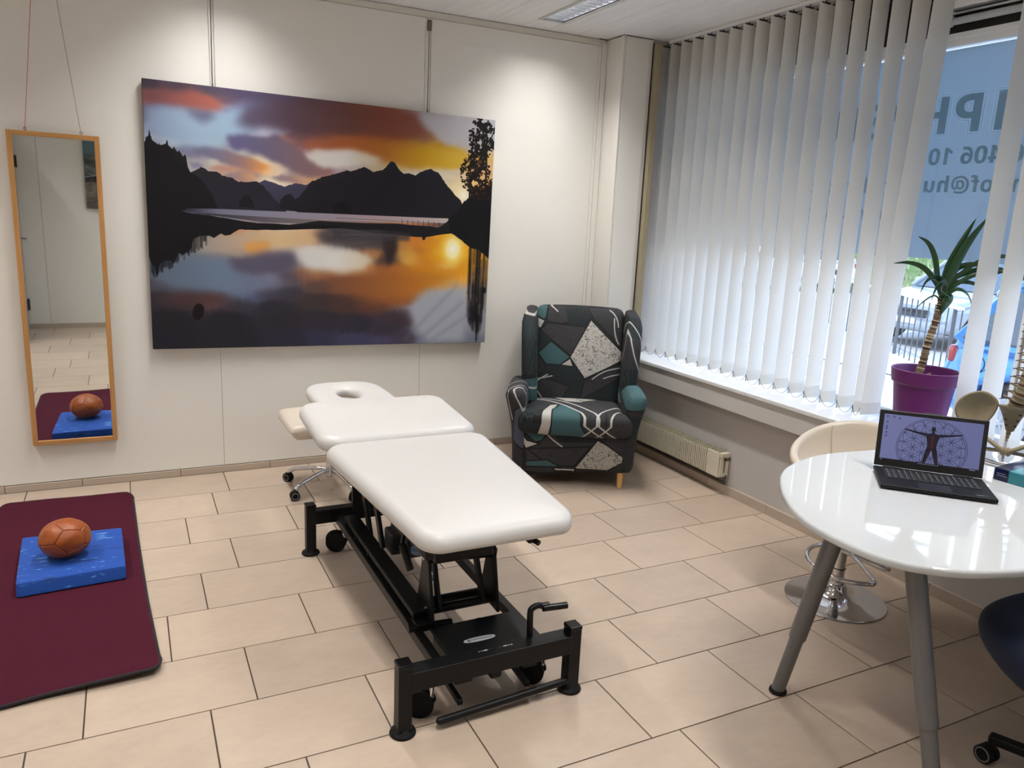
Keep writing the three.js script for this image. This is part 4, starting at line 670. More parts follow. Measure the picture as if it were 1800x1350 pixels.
{
  const t = thing('armchair', 'high-backed wing armchair with dark geometric print cover in the corner', 'armchair', [2.466, 0, 0.642], { turn: -0.52 });
  const weave = { ...bumped(0.0005, 30) };
  const sheet = std('#d8d8d8', 0.85, { map: coverSheet, ...weave }), sides = std('#d0d0d0', 0.85, { map: coverSides, ...weave });
  // sheet coordinates: v from 0 (top of the back) to 315 (hem)
  const S = (x, v) => [clamp((x + 0.40) / 0.80, 0.002, 0.998), clamp(1 - v / 315, 0.002, 0.998)];
  const back = softBox(0.66, 0.66, 0.15, 0.06, 22, (p) => {
    const k = (p.y + 0.33) / 0.66; p.x *= 0.83 + 0.06 * k; p.z += -0.16 * k + (p.z > 0 ? 0.035 * Math.sin(Math.PI * clamp(k, 0, 1)) * (1 - (p.x / 0.36) ** 2) : 0); p.y += 0.015 * k * (1 - (p.x / 0.33) ** 2) - 0.006 * k;
  }).translate(0, 0.665, -0.21);
  part('backrest', planarUV(back, (x, y, z) => S(x * 1.06, (1.0 - y) / 0.6 * 182)), sheet, t);
  for (const s of [-1, 1]) {
    const wing = softBox(0.095, 0.62, 0.36, 0.042, 16, (p) => {
      const k = (p.y + 0.31) / 0.62, f = (p.z + 0.18) / 0.36;
      const depth = lerp(0.78, 0.98, smooth(0, 0.25, 1 - k)) ; p.z = -0.18 + (p.z + 0.18) * depth - 0.13 * k + 0.03 * Math.sin(k * 3.1) * f;
      p.x += 0.022 * k + 0.012 * f * k; p.y -= 0.03 * f * k * k;
    }).translate(s < 0 ? 0.294 : 0.312, 0.68, -0.14); if (s < 0) wing.scale(-1, 1, 1), wing.index.array.reverse(), wing.computeVertexNormals();
    part('wing', planarUV(wing, (x, y, z) => [clamp((s < 0 ? 0 : 0.5) + 0.25 + ((x - s * 0.35) * 1.2 - (z + 0.2) * s * 0.5), s < 0 ? 0.002 : 0.502, s < 0 ? 0.498 : 0.998), clamp(1 - (1.03 - y) / 1.3, 0.51, 0.998)]), sides, t);
    const arm = softBox(0.115, 0.50, 0.60, 0.05, 18, (p) => {
      const k = (p.y + 0.25) / 0.50, f = (p.z + 0.3) / 0.6;
      p.x = p.x * (0.72 + 0.36 * smooth(0.5, 1, k)) + 0.042 * k * k + 0.008 * f; p.y += 0.018 * Math.sin(f * 2.6) * k - 0.025 * (1 - f) * k - 0.032 * k; p.z += 0.02 * k * f;
    }).translate(s < 0 ? 0.325 : 0.297, 0.35, 0.05); if (s < 0) arm.scale(-1, 1, 1), arm.index.array.reverse(), arm.computeVertexNormals();
    part('armrest', planarUV(arm, (x, y, z) => [clamp((s < 0 ? 0 : 0.5) + 0.22 + ((x - s * 0.36) * 1.3 - (z - 0.35) * s * 0.7), s < 0 ? 0.002 : 0.502, s < 0 ? 0.498 : 0.998), clamp(0.5 - (0.62 - y) * 1.0, 0.002, 0.495)]), sides, t);
  }
  const seat = softBox(0.60, 0.145, 0.60, 0.058, 22, (p) => {
    const f = (p.z + 0.3) / 0.6; p.y += -0.055 * (1 - f) + (p.y > 0 ? 0.022 : 0) * (1 - (p.x / 0.31) ** 2) * Math.sin(Math.PI * clamp(f * 0.9 + 0.12, 0, 1)); p.x *= 1 + 0.2 * smooth(0.72, 1, f); p.z += 0.02 * f * (1 - (p.x / 0.34) ** 2);
  }).translate(-0.012, 0.39, 0.075);
  part('seat_cushion', planarUV(seat, (x, y, z) => S(x, y > 0.335 + 0.06 * clamp((z + 0.225) / 0.6, 0, 1) ? 184 + clamp((z + 0.2) / 0.58, 0, 1) * 50 : 234 + (0.395 - y) / 0.08 * 18)), sheet, t);
  const apron = softBox(0.70, 0.27, 0.66, 0.045, 18, (p) => { const k = (p.y + 0.135) / 0.27, f = (p.z + 0.33) / 0.66; p.x *= 0.88 + 0.09 * k + 0.03 * f; p.z += 0.012 * Math.sin(k * 3) * f; p.y += (0.006 * noise(p.x * 14, p.z * 14, 3) - 0.042 * smooth(0.1, -0.2, p.x)) * (1 - smooth(0, 0.45, k)); }).translate(0, 0.222, 0.0);
  part('apron', planarUV(apron, (x, y, z) => S(x, 258 + (0.335 - y) / 0.245 * 57)), sheet, t);
  for (const [x, z] of [[-0.24, 0.06], [0.275, 0.30], [-0.24, -0.30], [0.24, -0.30]]) part('leg', lathe([[0, 0], [0.014, 0], [0.0155, 0.004], [0.021, 0.14], [0, 0.14]], x, 0, z, 20), M.beech, t);
}

// ================================================================ DESK CORNER
{
  const t = thing('desk', 'glossy white oval glass-topped desk on dark grey slanted legs', 'desk', [2.35, 0, 3.15]);
  const raw = [[2.618, 2.672], [2.35, 2.647], [2.195, 2.673], [2.093, 2.71], [2.0, 2.768], [1.914, 2.85], [1.85, 2.925], [1.787, 3.021], [1.748, 3.103], [1.728, 3.185], [1.723, 3.268], [1.731, 3.356], [1.757, 3.423], [1.81, 3.48], [1.878, 3.527], [1.965, 3.56], [2.026, 3.578], [2.4, 3.635], [2.75, 3.63], [3.0, 3.54], [3.11, 3.36], [3.13, 3.1], [3.09, 2.86], [2.95, 2.73], [2.8, 2.69]];
  const c = new THREE.CatmullRomCurve3(raw.map(([x, z]) => V(x, 0, z)), true, 'centripetal').getSpacedPoints(110).slice(0, 110).map((p) => [p.x, p.z]);
  part('desk_top', slab(c, 0.700, 0.725, 0.010), M.glassWhite, t);
  part('under_frame', [beam([1.88, 0.676, 3.14], [1.88, 0.676, 3.4], 0.05, 0.03), beam([2.95, 0.676, 3.14], [2.95, 0.676, 3.4], 0.05, 0.03), beam([1.88, 0.678, 3.2], [2.95, 0.678, 3.2], 0.04, 0.03), ...[[1.862, 3.155], [1.868, 3.385], [2.965, 3.205], [2.965, 3.385]].map(([x, z]) => new THREE.CylinderGeometry(0.05, 0.05, 0.014, 24).translate(x, 0.692, z))], M.legGrey, t);
  for (const [fx, fz, tx, tz] of [[1.924, 2.945, 1.852, 3.148], [1.889, 3.556, 1.868, 3.392], [3.0, 3.11, 2.965, 3.2], [3.0, 3.52, 2.965, 3.392]]) {
    const at = (k) => [lerp(fx, tx, k), lerp(0.012, 0.69, k), lerp(fz, tz, k)];
    const leg = part('leg', [bar(at(0.36), at(1), 0.0275, 0.0275, 28), bar(at(0.355), at(0.362), 0.0262, 0.0275, 28), bar(at(0), at(0.37), 0.0225, 0.0225, 28)], M.legGrey, t);
    part('foot', lathe([[0, 0], [0.026, 0], [0.03, 0.004], [0.028, 0.012], [0.02, 0.018], [0, 0.018]], fx, 0, fz), M.rubber, leg);
  }
}
// bar stool behind the desk
{
  const cx = 2.665, cz = 2.535, t = thing('bar_stool', 'cream tub bar stool on a round chrome base behind the desk', 'bar stool', [cx, 0, cz]);
  part('base_plate', lathe([[0, 0], [0.205, 0], [0.2075, 0.004], [0.205, 0.0075], [0.15, 0.0115], [0.08, 0.021], [0.05, 0.042], [0.04, 0.072], [0.036, 0.078], [0, 0.078]], cx, 0, cz, 64), M.chrome, t);
  part('column', [bar([cx, 0.07, cz], [cx, 0.30, cz], 0.026, 0.026, 32), bar([cx, 0.29, cz], [cx, 0.51, cz], 0.0195, 0.0195, 32), bar([cx, 0.076, cz], [cx, 0.09, cz], 0.033, 0.031, 32)], M.chrome, t);
  part('column_ring', [new THREE.TorusGeometry(0.0262, 0.0022, 8, 32).rotateX(Math.PI / 2).translate(cx, 0.148, cz), new THREE.TorusGeometry(0.0262, 0.0018, 8, 32).rotateX(Math.PI / 2).translate(cx, 0.30, cz)], M.blackGloss, t);
  const fr = []; for (let k = 0; k <= 26; k++) { const a = (-30 + 300 * k / 26) * Math.PI / 180 + 2.25, r = 0.165 - 0.015 * Math.cos((k / 26 - 0.5) * 6.28); fr.push([cx - 0.085 + r * Math.cos(a) * 0.95, 0.225 - 0.012 * Math.sin(a), cz + 0.085 + r * Math.sin(a) * 0.95]); }
  part('footrest', path([[cx + 0.012, 0.235, cz + 0.02], ...fr, [cx - 0.02, 0.235, cz - 0.012]], 0.0095, 120, false, 10), M.chrome, t);
  part('gas_lever', [bar([cx, 0.47, cz], [cx + 0.12, 0.462, cz + 0.1], 0.005), bar([cx + 0.12, 0.462, cz + 0.1], [cx + 0.16, 0.46, cz + 0.13], 0.008)], M.black, t);
  part('seat_plate', rbox(cx - 0.09, cx + 0.09, 0.495, 0.512, cz - 0.09, cz + 0.09, 0.004), M.black, t);
  const dir = -0.42;   // the back points to the window corner
  const rim = (a) => { const k = Math.cos(a - dir); return 0.612 + 0.14 * Math.pow(0.5 + 0.5 * k, 1.3); };
  part('seat_shell', gridSurface(72, 34, (u, v) => {
    const a = u * Math.PI * 2, R = rim(a), th = 0.033; let r, y;
    if (v < 0.3) { const k = v / 0.3; r = 0.2 * Math.sqrt(k); y = 0.513 + 0.02 * k * k; }
    else if (v < 0.55) { const k = (v - 0.3) / 0.25; r = 0.2 + 0.055 * Math.sin(k * Math.PI / 2); y = lerp(0.533, R - 0.02, k); }
    else if (v < 0.65) { const b = (v - 0.55) / 0.1 * Math.PI; r = 0.255 - th / 2 + th / 2 * Math.cos(b); y = R - 0.02 + 0.018 * Math.sin(b); }
    else if (v < 0.82) { const k = (v - 0.65) / 0.17; r = 0.255 - th - 0.03 * k * k; y = lerp(R - 0.02, 0.575, k); }
    else { const k = (v - 0.82) / 0.18; r = (0.192) * (1 - k) + 1e-4; y = 0.575 + 0.012 * Math.sin(k * Math.PI / 2); }
    return [cx + r * Math.cos(a), y, cz + r * Math.sin(a)];
  }, true), M.stoolVinyl, t);
  for (const q of [-0.75, 0.75]) { const a = dir + q, s = []; for (let k = 0; k <= 8; k++) { const R = rim(a), y = lerp(R - 0.012, 0.59, k / 8), r = 0.2218 - 0.03 * (k / 8) ** 2; s.push([cx + r * Math.cos(a), y, cz + r * Math.sin(a)]); } part('seam', path(s, 0.0016, 16, false, 5), std('#b9a98f', 0.6), t); }
}
// laptop
{
  const a = Math.atan2(-(3.251 - 3.005), 2.452 - 2.208), t = thing('laptop', 'open black laptop on the white desk, a figure in a circle pattern on its screen', 'laptop', [2.208, 0.725, 3.005], { turn: a });
  const w = 0.346, d = 0.222;   // local: x along the front edge, -z towards the hinge
  part('base', [rbox(0, w, 0.003, 0.0175, -d, 0, 0.004, 3)], phys('#101114', 0.55, { specularIntensity: 0.5 }), t);
  part('rubber_feet', [[0.03, -0.02], [w - 0.03, -0.02], [0.03, -d + 0.02], [w - 0.03, -d + 0.02]].map(([x, z]) => new THREE.CylinderGeometry(0.008, 0.008, 0.004, 14).translate(x, 0.002, z)), M.rubber, t);
  const deck = part('keyboard_deck', rbox(0.028, w - 0.028, 0.0168, 0.0178, -d + 0.028, -0.092, 0.001, 1), std('#101113', 0.6), t);
  const keyG = new RoundedBoxGeometry(0.0172, 0.0022, 0.0158, 1, 0.001), keyM = std('#17181b', 0.5), legend = std('#9a9ca0', 0.6);
  const rows = 6, cols = 15, dots = [];
  for (let r = 0; r < rows; r++) for (let c = 0; c < cols; c++) {
    if (r === 5 && c > 4 && c < 9) continue;
    const k = new THREE.Mesh(keyG, keyM); k.name = 'key'; const x = 0.041 + c * 0.0191, z = -d + 0.038 + r * 0.0177; k.position.set(x, 0.0188, z); deck.add(k);
    dots.push(box(x - 0.004, x - 0.001, 0.01985, 0.02, z - 0.004, z + 0.0005));
  }
  const sp = new THREE.Mesh(new RoundedBoxGeometry(0.0172 + 3 * 0.0191, 0.0022, 0.0158, 1, 0.001), keyM); sp.name = 'key'; sp.position.set(0.041 + 6.5 * 0.0191, 0.0188, -d + 0.038 + 5 * 0.0177); deck.add(sp);
  part('key_legends', dots, legend, deck).userData.kind = 'stuff';
  part('trackpad', rbox(w / 2 - 0.055, w / 2 + 0.045, 0.0172, 0.0178, -0.078, -0.012, 0.001, 1), std('#222428', 0.35), t);
  const mark = canvasTexture(128, 32, (g) => { g.fillStyle = '#1b1c1f'; g.fillRect(0, 0, 128, 32); g.fillStyle = '#b9bcc2'; g.font = 'bold 24px sans-serif'; g.fillText('Lenovo', 8, 24, 112); });
  part('maker_mark', planarUV(box(w - 0.062, w - 0.026, 0.0174, 0.01775, -0.026, -0.016), (x, y, z) => [(x - w + 0.062) / 0.036, (-0.016 - z) / 0.01]), std('#ffffff', 0.5, { map: mark }), t);
  const tilt = -10 * Math.PI / 180, L = 0.203, up = (g) => g.rotateX(tilt).translate(0, 0.0175, -d + 0.004);
  const lid = part('lid', [up(rbox(0.0005, w - 0.0005, 0.002, L, -0.007, 0, 0.003, 3)), up(rbox(w * 0.42, w * 0.58, L - 0.002, L + 0.003, -0.006, -0.001, 0.002))], std('#0e0f11', 0.42), t);
  part('hinge', [bar([0.03, 0.016, -d + 0.003], [0.09, 0.016, -d + 0.003], 0.006), bar([w - 0.09, 0.016, -d + 0.003], [w - 0.03, 0.016, -d + 0.003], 0.006)], M.black, lid);
  const show = canvasTexture(1024, 576, (g, W, Ht) => {
    const q = g.createLinearGradient(0, 0, W, Ht); q.addColorStop(0, '#8d92c8'); q.addColorStop(1, '#7a80b8'); g.fillStyle = q; g.fillRect(0, 0, W, Ht);
    const ox = 526, oy = 372, R = 112; g.strokeStyle = '#1a1d3c'; g.lineWidth = 4.5;
    g.beginPath(); g.arc(ox, oy, 348, 0, 7); g.stroke(); g.beginPath(); g.arc(ox, oy, 366, 0, 7); g.stroke();
    g.save(); g.beginPath(); g.arc(ox, oy, 347, 0, 7); g.clip(); g.lineWidth = 4;
    for (let i = -4; i <= 4; i++) for (let j = -4; j <= 4; j++) { const x = ox + R * (j * Math.sqrt(3) / 2), y = oy + R * (i + (j & 1) / 2); if (Math.hypot(x - ox, y - oy) < 380) { g.beginPath(); g.arc(x, y, R, 0, 7); g.stroke(); } }
    g.restore();
    g.translate(ox, 0); g.scale(1.22, 1.06); g.translate(-ox, 0);
    // a plain standing figure, arms out, seen from the front
    g.strokeStyle = g.fillStyle = '#0d0f26'; g.lineCap = g.lineJoin = 'round';
    const limb = (pts, w0, w1) => { for (let k = 0; k + 1 < pts.length; k++) { const n = 10; for (let s = 0; s < n; s++) { const u = s / n, v = (s + 1) / n, T = (k + u) / (pts.length - 1); g.lineWidth = lerp(w0, w1, T); g.beginPath(); g.moveTo(lerp(pts[k][0], pts[k + 1][0], u), lerp(pts[k][1], pts[k + 1][1], u)); g.lineTo(lerp(pts[k][0], pts[k + 1][0], v), lerp(pts[k][1], pts[k + 1][1], v)); g.stroke(); } } };
    g.beginPath(); g.ellipse(ox, 122, 17, 29, 0, 0, 7); g.fill(); g.fillRect(ox - 10, 140, 20, 40);
    g.beginPath(); g.moveTo(ox - 62, 182); g.quadraticCurveTo(ox, 160, ox + 62, 182); g.lineTo(ox + 44, 270); g.quadraticCurveTo(ox + 34, 320, ox + 46, 366); g.lineTo(ox - 46, 366); g.quadraticCurveTo(ox - 34, 320, ox - 44, 270); g.closePath(); g.fill();
    for (const s of [-1, 1]) { limb([[ox + s * 52, 190], [ox + s * 130, 178], [ox + s * 222, 158]], 30, 14); limb([[ox + s * 222, 158], [ox + s * 246, 152]], 16, 6); limb([[ox + s * 24, 360], [ox + s * 44, 460], [ox + s * 62, 560]], 46, 22); }
    g.strokeStyle = '#6a1f2c'; g.lineWidth = 7; g.beginPath(); g.moveTo(ox, 186); g.lineTo(ox, 350); g.stroke(); g.lineWidth = 3; for (let k = 0; k < 7; k++) { g.beginPath(); g.moveTo(ox - 26, 214 + k * 18); g.quadraticCurveTo(ox, 200 + k * 18, ox + 26, 214 + k * 18); g.stroke(); } for (const s of [-1, 1]) { g.beginPath(); g.moveTo(ox + s * 20, 370); g.lineTo(ox + s * 54, 520); g.stroke(); }
    g.setTransform(1, 0, 0, 1, 0, 0); g.fillStyle = '#3d4474'; for (const [x, y] of [[36, 28], [104, 26], [164, 40], [38, 96], [38, 150], [38, 178], [38, 226], [38, 266]]) { g.fillRect(x - 8, y - 9, 18, 15); g.fillStyle = '#5a608e'; g.fillRect(x - 16, y + 10, 34, 4); g.fillStyle = '#3d4474'; }
    g.fillStyle = '#0b0c14'; g.fillRect(0, 548, W, 28); g.fillStyle = '#aab0d4'; for (let k = 0; k < 9; k++) g.fillRect(410 + k * 24, 557, 12, 9); g.fillRect(12, 556, 12, 10); g.fillRect(930, 558, 60, 7);
  });
  const sm = std('#050506', 0.25, { emissive: '#ffffff', emissiveMap: show, emissiveIntensity: 0.55 });
  const sg = up(planarUV(box(0.016, w - 0.016, 0.022, L - 0.014, 0.0002, 0.0008), (x, y) => [(x - 0.016) / (w - 0.032), (y - 0.022) / (L - 0.036)]));
  part('screen', sg, sm, lid);
}
{
  const t = thing('book', 'thick dark blue and teal book with glossy cover lying on the desk beside the laptop', 'book', [2.825, 0.725, 3.195], { turn: 0.1 });
  const teal = std('#2f7f8c', 0.22), navy = std('#101a3c', 0.2);
  part('cover', [rbox(-0.105, 0.105, 0, 0.003, -0.085, 0.16, 0.001), rbox(-0.105, 0.105, 0.04, 0.0435, -0.085, 0.16, 0.001), rbox(-0.108, -0.100, 0.0, 0.0435, -0.085, 0.16, 0.003)], teal, t);
  part('cover_band', [rbox(-0.1055, 0.1055, 0.0395, 0.0442, -0.1325, -0.084, 0.0015), rbox(-0.1088, -0.0995, -0.0002, 0.0442, -0.1325, -0.084, 0.003), rbox(-0.1055, 0.1055, 0, 0.003, -0.1325, -0.084, 0.001)], navy, t);
  part('pages', box(-0.1, 0.101, 0.003, 0.04, -0.129, 0.157), std('#e6e2d6', 0.8), t);
  part('spine_print', [rbox(-0.1095, -0.1086, 0.026, 0.0275, -0.122, -0.094, 0.0003, 1), rbox(-0.1095, -0.1086, 0.0185, 0.02, -0.122, -0.088, 0.0003, 1)], std('#8f97ad', 0.6), t);
}
// anatomical spine and pelvis model on a chrome stand
{
  const t = thing('spine_model', 'bone-coloured model of a human spine and pelvis on a chrome stand beside the window', 'anatomical model', [2.99, 0.725, 2.935]);
  part('stand', [lathe([[0, 0], [0.1, 0], [0.103, 0.004], [0.099, 0.012], [0.05, 0.016], [0, 0.017]], 2.99, 0.725, 2.935, 56), new THREE.TorusGeometry(0.099, 0.006, 10, 56).rotateX(Math.PI / 2).translate(2.99, 0.733, 2.935), bar([2.99, 0.735, 2.935], [3.0, 1.62, 2.915], 0.006), path([[3.0, 1.6, 2.915], [2.99, 1.64, 2.93], [2.93, 1.645, 2.96], [2.9, 1.63, 2.965]], 0.006, 20)], M.chrome, t);
  // local frame: r to the viewer's right, f towards the viewer
  const r = V(0.487, 0, 0.873), f = V(-0.873, 0, 0.487), sac = V(2.9, 0.9, 2.99);
  const at = (a, y, b) => [sac.x + r.x * a + f.x * b, y, sac.z + r.z * a + f.z * b];
  const line = [[0, 0.935, -0.01], [0.011, 0.978, 0.012], [0.02, 1.02, 0.02], [0.026, 1.066, 0.022], [0.03, 1.11, 0.018], [0.032, 1.15, 0.01], [0.03, 1.21, -0.012], [0.026, 1.27, -0.025], [0.02, 1.33, -0.03], [0.012, 1.4, -0.026], [0.004, 1.47, -0.014], [-0.004, 1.54, 0.004], [-0.006, 1.6, 0.012]];
  const curve = new THREE.CatmullRomCurve3(line.map((p) => V(...p)));
  const bodyG = (R, h) => new THREE.LatheGeometry([[0, -h / 2], [R * 0.9, -h / 2], [R, -h / 2 + 0.002], [R * 0.93, -h * 0.25], [R * 0.86, 0], [R * 0.93, h * 0.25], [R, h / 2 - 0.002], [R * 0.9, h / 2], [0, h / 2]].map((p) => new THREE.Vector2(...p)), 24);
  let s = 0.04; const nV = 20;
  for (let k = 0; k < nV; k++) {
    const k1 = k / (nV - 1), R = lerp(0.0265, 0.012, Math.pow(k1, 0.9)), h = lerp(0.0275, 0.014, k1), p = curve.getPointAt(clamp(s, 0, 1)), tg = curve.getTangentAt(clamp(s, 0, 1));
    const place = (g) => { g.applyQuaternion(new THREE.Quaternion().setFromUnitVectors(V(0, 1, 0), tg)); g.applyMatrix4(new THREE.Matrix4().makeBasis(r, V(0, 1, 0), f.clone())); return g.translate(...at(p.x, p.y, p.z)); };
    const W = R * 1.9, B = R * 2.6;
    const v = part('vertebra', [place(bodyG(R, h).scale(1.08, 1, 0.85)), ...[-1, 1].map((e) => place(bar([e * R * 0.45, h * 0.12, -R * 0.6], [e * W, h * 0.2, -R * 1.15], 0.0048, 0.0035, 8))), place(bar([0, 0, -R * 0.8], [0, -h * 0.55, -B], 0.0055, 0.004, 8)), ...[-1, 1].map((e) => place(ball(e * R * 0.62, h * 0.5, -R * 1.05, 0.0065, 1, 1.6, 1, 10)))], M.bone, t);
    part('disc', place(new THREE.CylinderGeometry(R * 0.93, R * 0.93, h * 0.26, 24).scale(1.08, 1, 0.85).translate(0, h * 0.63, 0)), M.disc, v);
    for (const e of [-1, 1]) part('nerve', place(path([[e * R * 0.4, h * 0.6, -R * 0.75], [e * R * 1.3, h * 0.5, -R * 0.5], [e * (R * 1.5 + 0.02), h * 0.15, -R * 0.1]], 0.0018, 12, false, 6)), M.nerve, v);
    s += (h * 1.27) / curve.getLength();
  }
  // sacrum with its holes, tail bone, hip bones
  const sc = part('sacrum', gridSurface(28, 22, (u, v) => { const a = u * Math.PI * 2, k = v, y = 0.955 - 0.105 * k, w = lerp(0.056, 0.012, Math.pow(k, 0.8)), dd = lerp(0.024, 0.008, k) * (k > 0.985 || k < 0.015 ? 0.2 : 1); const c = Math.cos(a), q = Math.sin(a); return at(w * Math.sign(c) * Math.abs(c) ** 0.8 * (k > 0.985 || k < 0.015 ? 0.4 : 1), y, -0.018 - 0.03 * Math.sin(k * 2.6) + dd * q); }, true), M.bone, t);
  for (let k = 0; k < 3; k++) for (const e of [-1, 1]) part('sacral_hole', ball(...at(e * (0.024 - 0.005 * k), 0.925 - 0.024 * k, 0.004 - 0.012 * k - 0.016 * 0), 0.0055, 1, 0.7, 1, 10), M.boneDark, sc);
  part('tail_bone', [ball(...at(-0.002, 0.845, -0.03), 0.0085, 1, 1.2, 1, 10), ball(...at(-0.003, 0.832, -0.024), 0.0065, 1, 1.2, 1, 10), ball(...at(-0.004, 0.822, -0.017), 0.0045, 1, 1.3, 1, 8)], M.bone, t);
  for (const e of [-1, 1]) {
    // wing: a curved plate bounded by the crest
    const crest = [[0.052, 0.958], [0.078, 0.985], [0.115, 0.997], [0.155, 0.985], [0.184, 0.955], [0.192, 0.918], [0.178, 0.885], [0.15, 0.862], [0.118, 0.846], [0.09, 0.86], [0.07, 0.888], [0.056, 0.92]];
    const cc = new THREE.CatmullRomCurve3(crest.map(([a, y]) => V(a, y, 0)), true, 'centripetal');
    const wing = gridSurface(56, 22, (u, v) => {
      const p = cc.getPoint(u), k = v < 0.5 ? v * 2 : (1 - v) * 2, m = [0.122, 0.92], a = lerp(m[0], p.x, k), y = lerp(m[1], p.y, k), bowl = 0.03 * (1 - k * k) , th = 0.0065 * Math.sqrt(Math.max(0, 1 - k ** 6)) + 0.0015;
      const fwd = -0.02 + 0.055 * smooth(0.05, 0.19, a) - bowl + (v < 0.5 ? th : -th) * (k > 0.999 ? 0 : 1);
      return at(e * a * 0.96, y, fwd);
    }, true);
    part('hip_wing', wing, M.bone, t);
    part('hip_socket', [ball(...at(e * 0.108, 0.842, 0.012), 0.03, 1, 1.05, 0.8, 18), path([at(e * 0.085, 0.875, -0.02), at(e * 0.1, 0.85, -0.005), at(e * 0.105, 0.82, 0), at(e * 0.09, 0.785, 0)], 0.015, 20)], M.bone, t);
    part('pubic_branch', [path([at(e * 0.105, 0.842, 0.025), at(e * 0.065, 0.828, 0.045), at(e * 0.03, 0.808, 0.055), at(e * 0.008, 0.796, 0.058)], 0.0085, 24), path([at(e * 0.008, 0.796, 0.056), at(e * 0.035, 0.79, 0.042), at(e * 0.07, 0.785, 0.018), at(e * 0.092, 0.79, 0.0)], 0.0075, 24), ball(...at(e * 0.008, 0.794, 0.056), 0.0115, 0.9, 1.5, 1, 12)], M.bone, t);
  }
  part('pubic_joint', ball(...at(0, 0.794, 0.058), 0.008, 0.7, 1.6, 0.9, 12), std('#b98d5c', 0.5), t);
}
// potted dracaena on the sill
{
  const px = 3.265, pz = 2.372, t = thing('potted_plant', 'slim-stemmed green plant in a purple pot on the window sill', 'potted plant', [px, 0.657, pz]);
  part('pot', lathe([[0, 0], [0.098, 0], [0.102, 0.004], [0.128, 0.225], [0.1285, 0.232], [0.138, 0.234], [0.1395, 0.24], [0.1465, 0.292], [0.145, 0.297], [0.141, 0.297], [0.138, 0.29], [0.132, 0.24], [0.125, 0.245], [0, 0.245]], px, 0.657, pz, 64), M.pot, t);
  part('soil', gridSurface(36, 8, (u, v) => { const a = u * 6.2832, q = 0.127 * (1 - v) + 1e-4; return [px + q * Math.cos(a), 0.908 + 0.006 * noise(q * 40 * Math.cos(a), q * 40 * Math.sin(a), 2) + 0.006 * v, pz + q * Math.sin(a)]; }, true), M.soil, t);
  const r = V(0.896, 0.044, 0.442), up = V(0.0, 1, 0), bk = V(0.44, 0, -0.87), root = V(3.262, 1.268, 2.392);
  const at = (a, b, c = 0) => root.clone().addScaledVector(r, a).addScaledVector(up, b).addScaledVector(bk, c);
  const st = [at(-0.055, -0.36), at(-0.038, -0.27), at(-0.028, -0.18), at(-0.012, -0.1), at(-0.002, -0.03), at(0.0, 0.03)];
  const bark = canvasTexture(64, 512, (g) => { for (let y = 0; y < 512; y++) { const k = fbm(y / 12, 3, 1), c = k > 0.1 ? [203, 188, 158] : k > -0.12 ? [122, 100, 76] : [56, 42, 32]; g.fillStyle = `rgb(${c})`; g.fillRect(0, y, 64, 1); } });
  const sc = new THREE.CatmullRomCurve3(st), tube = new THREE.TubeGeometry(sc, 70, 0.0165, 14), tp = tube.attributes.position;
  for (let i = 0; i <= 70; i++) { const k = 1 + 0.09 * Math.sin(i * 1.45) + 0.06 * noise(i * 0.6, 2, 5) - 0.12 * i / 70, c = sc.getPointAt(i / 70); for (let j = 0; j <= 14; j++) { const q = i * 15 + j; tp.setXYZ(q, c.x + (tp.getX(q) - c.x) * k, c.y + (tp.getY(q) - c.y) * k, c.z + (tp.getZ(q) - c.z) * k); } }
  tube.computeVertexNormals(); const tu = tube.attributes.uv; for (let i = 0; i < tu.count; i++) tu.setXY(i, tu.getY(i), tu.getX(i));
  part('trunk', tube, std('#ffffff', 0.85, { map: bark, ...bumped(0.002, 3) }), t);
  part('stub', bar([st[0].x + 0.012, 0.915, st[0].z], [st[0].x + 0.05, 0.94, st[0].z + 0.03], 0.006, 0.004, 8), std('#8a7656', 0.9), t);
  const leafM = phys('#20451f', 0.42, { transmission: 0.18, thickness: 0 }); leafM.side = THREE.DoubleSide;
  const leaf = (pts, w, twist = 0.2) => {
    const c = new THREE.CatmullRomCurve3(pts.map((p) => at(...p))), n = 22;
    part('leaf', gridSurface(6, n, (u, v) => {
      const p = c.getPoint(v), tg = c.getTangent(v), side = V(0, 0, 0).crossVectors(tg, bk).normalize(), nn = V(0, 0, 0).crossVectors(side, tg), ca = Math.cos(twist), sa = Math.sin(twist);
      const dir = side.multiplyScalar(ca).addScaledVector(nn, sa), half = 0.84 * w * Math.pow(Math.sin(Math.PI * clamp(0.1 + v * 0.9, 0, 1)), 0.7) * (v > 0.97 ? 0.2 : 1), q = (u - 0.5) * 2;
      return p.addScaledVector(dir, q * half).addScaledVector(nn, 0.25 * half * q * q).toArray();
    }), leafM, t);
  };
  leaf([[0, 0.0], [0.02, 0.12, -0.01], [0.062, 0.25, -0.02], [0.13, 0.374, -0.03]], 0.024, 0.1); leaf([[0, 0.0], [0.015, 0.13, 0.02], [0.05, 0.25, 0.01], [0.1, 0.368, 0.01]], 0.019, 0.2);
  leaf([[0, 0.0], [-0.015, 0.1, 0.03], [-0.035, 0.2, 0.05], [-0.075, 0.26, 0.05], [-0.125, 0.288, 0.05]], 0.014, 0.5); leaf([[0, 0.02], [-0.03, 0.09, 0.02], [-0.08, 0.15, 0.05], [-0.14, 0.17, 0.07], [-0.2, 0.165, 0.09]], 0.015, 0.6);
  leaf([[0, 0.02], [-0.03, 0.08, -0.04], [-0.085, 0.115, -0.08], [-0.13, 0.1, -0.1], [-0.158, 0.045, -0.11]], 0.021, 0.7); leaf([[0, 0.0], [-0.02, 0.06, -0.05], [-0.05, 0.095, -0.09], [-0.085, 0.08, -0.11], [-0.11, 0.015, -0.12]], 0.016, 0.5);
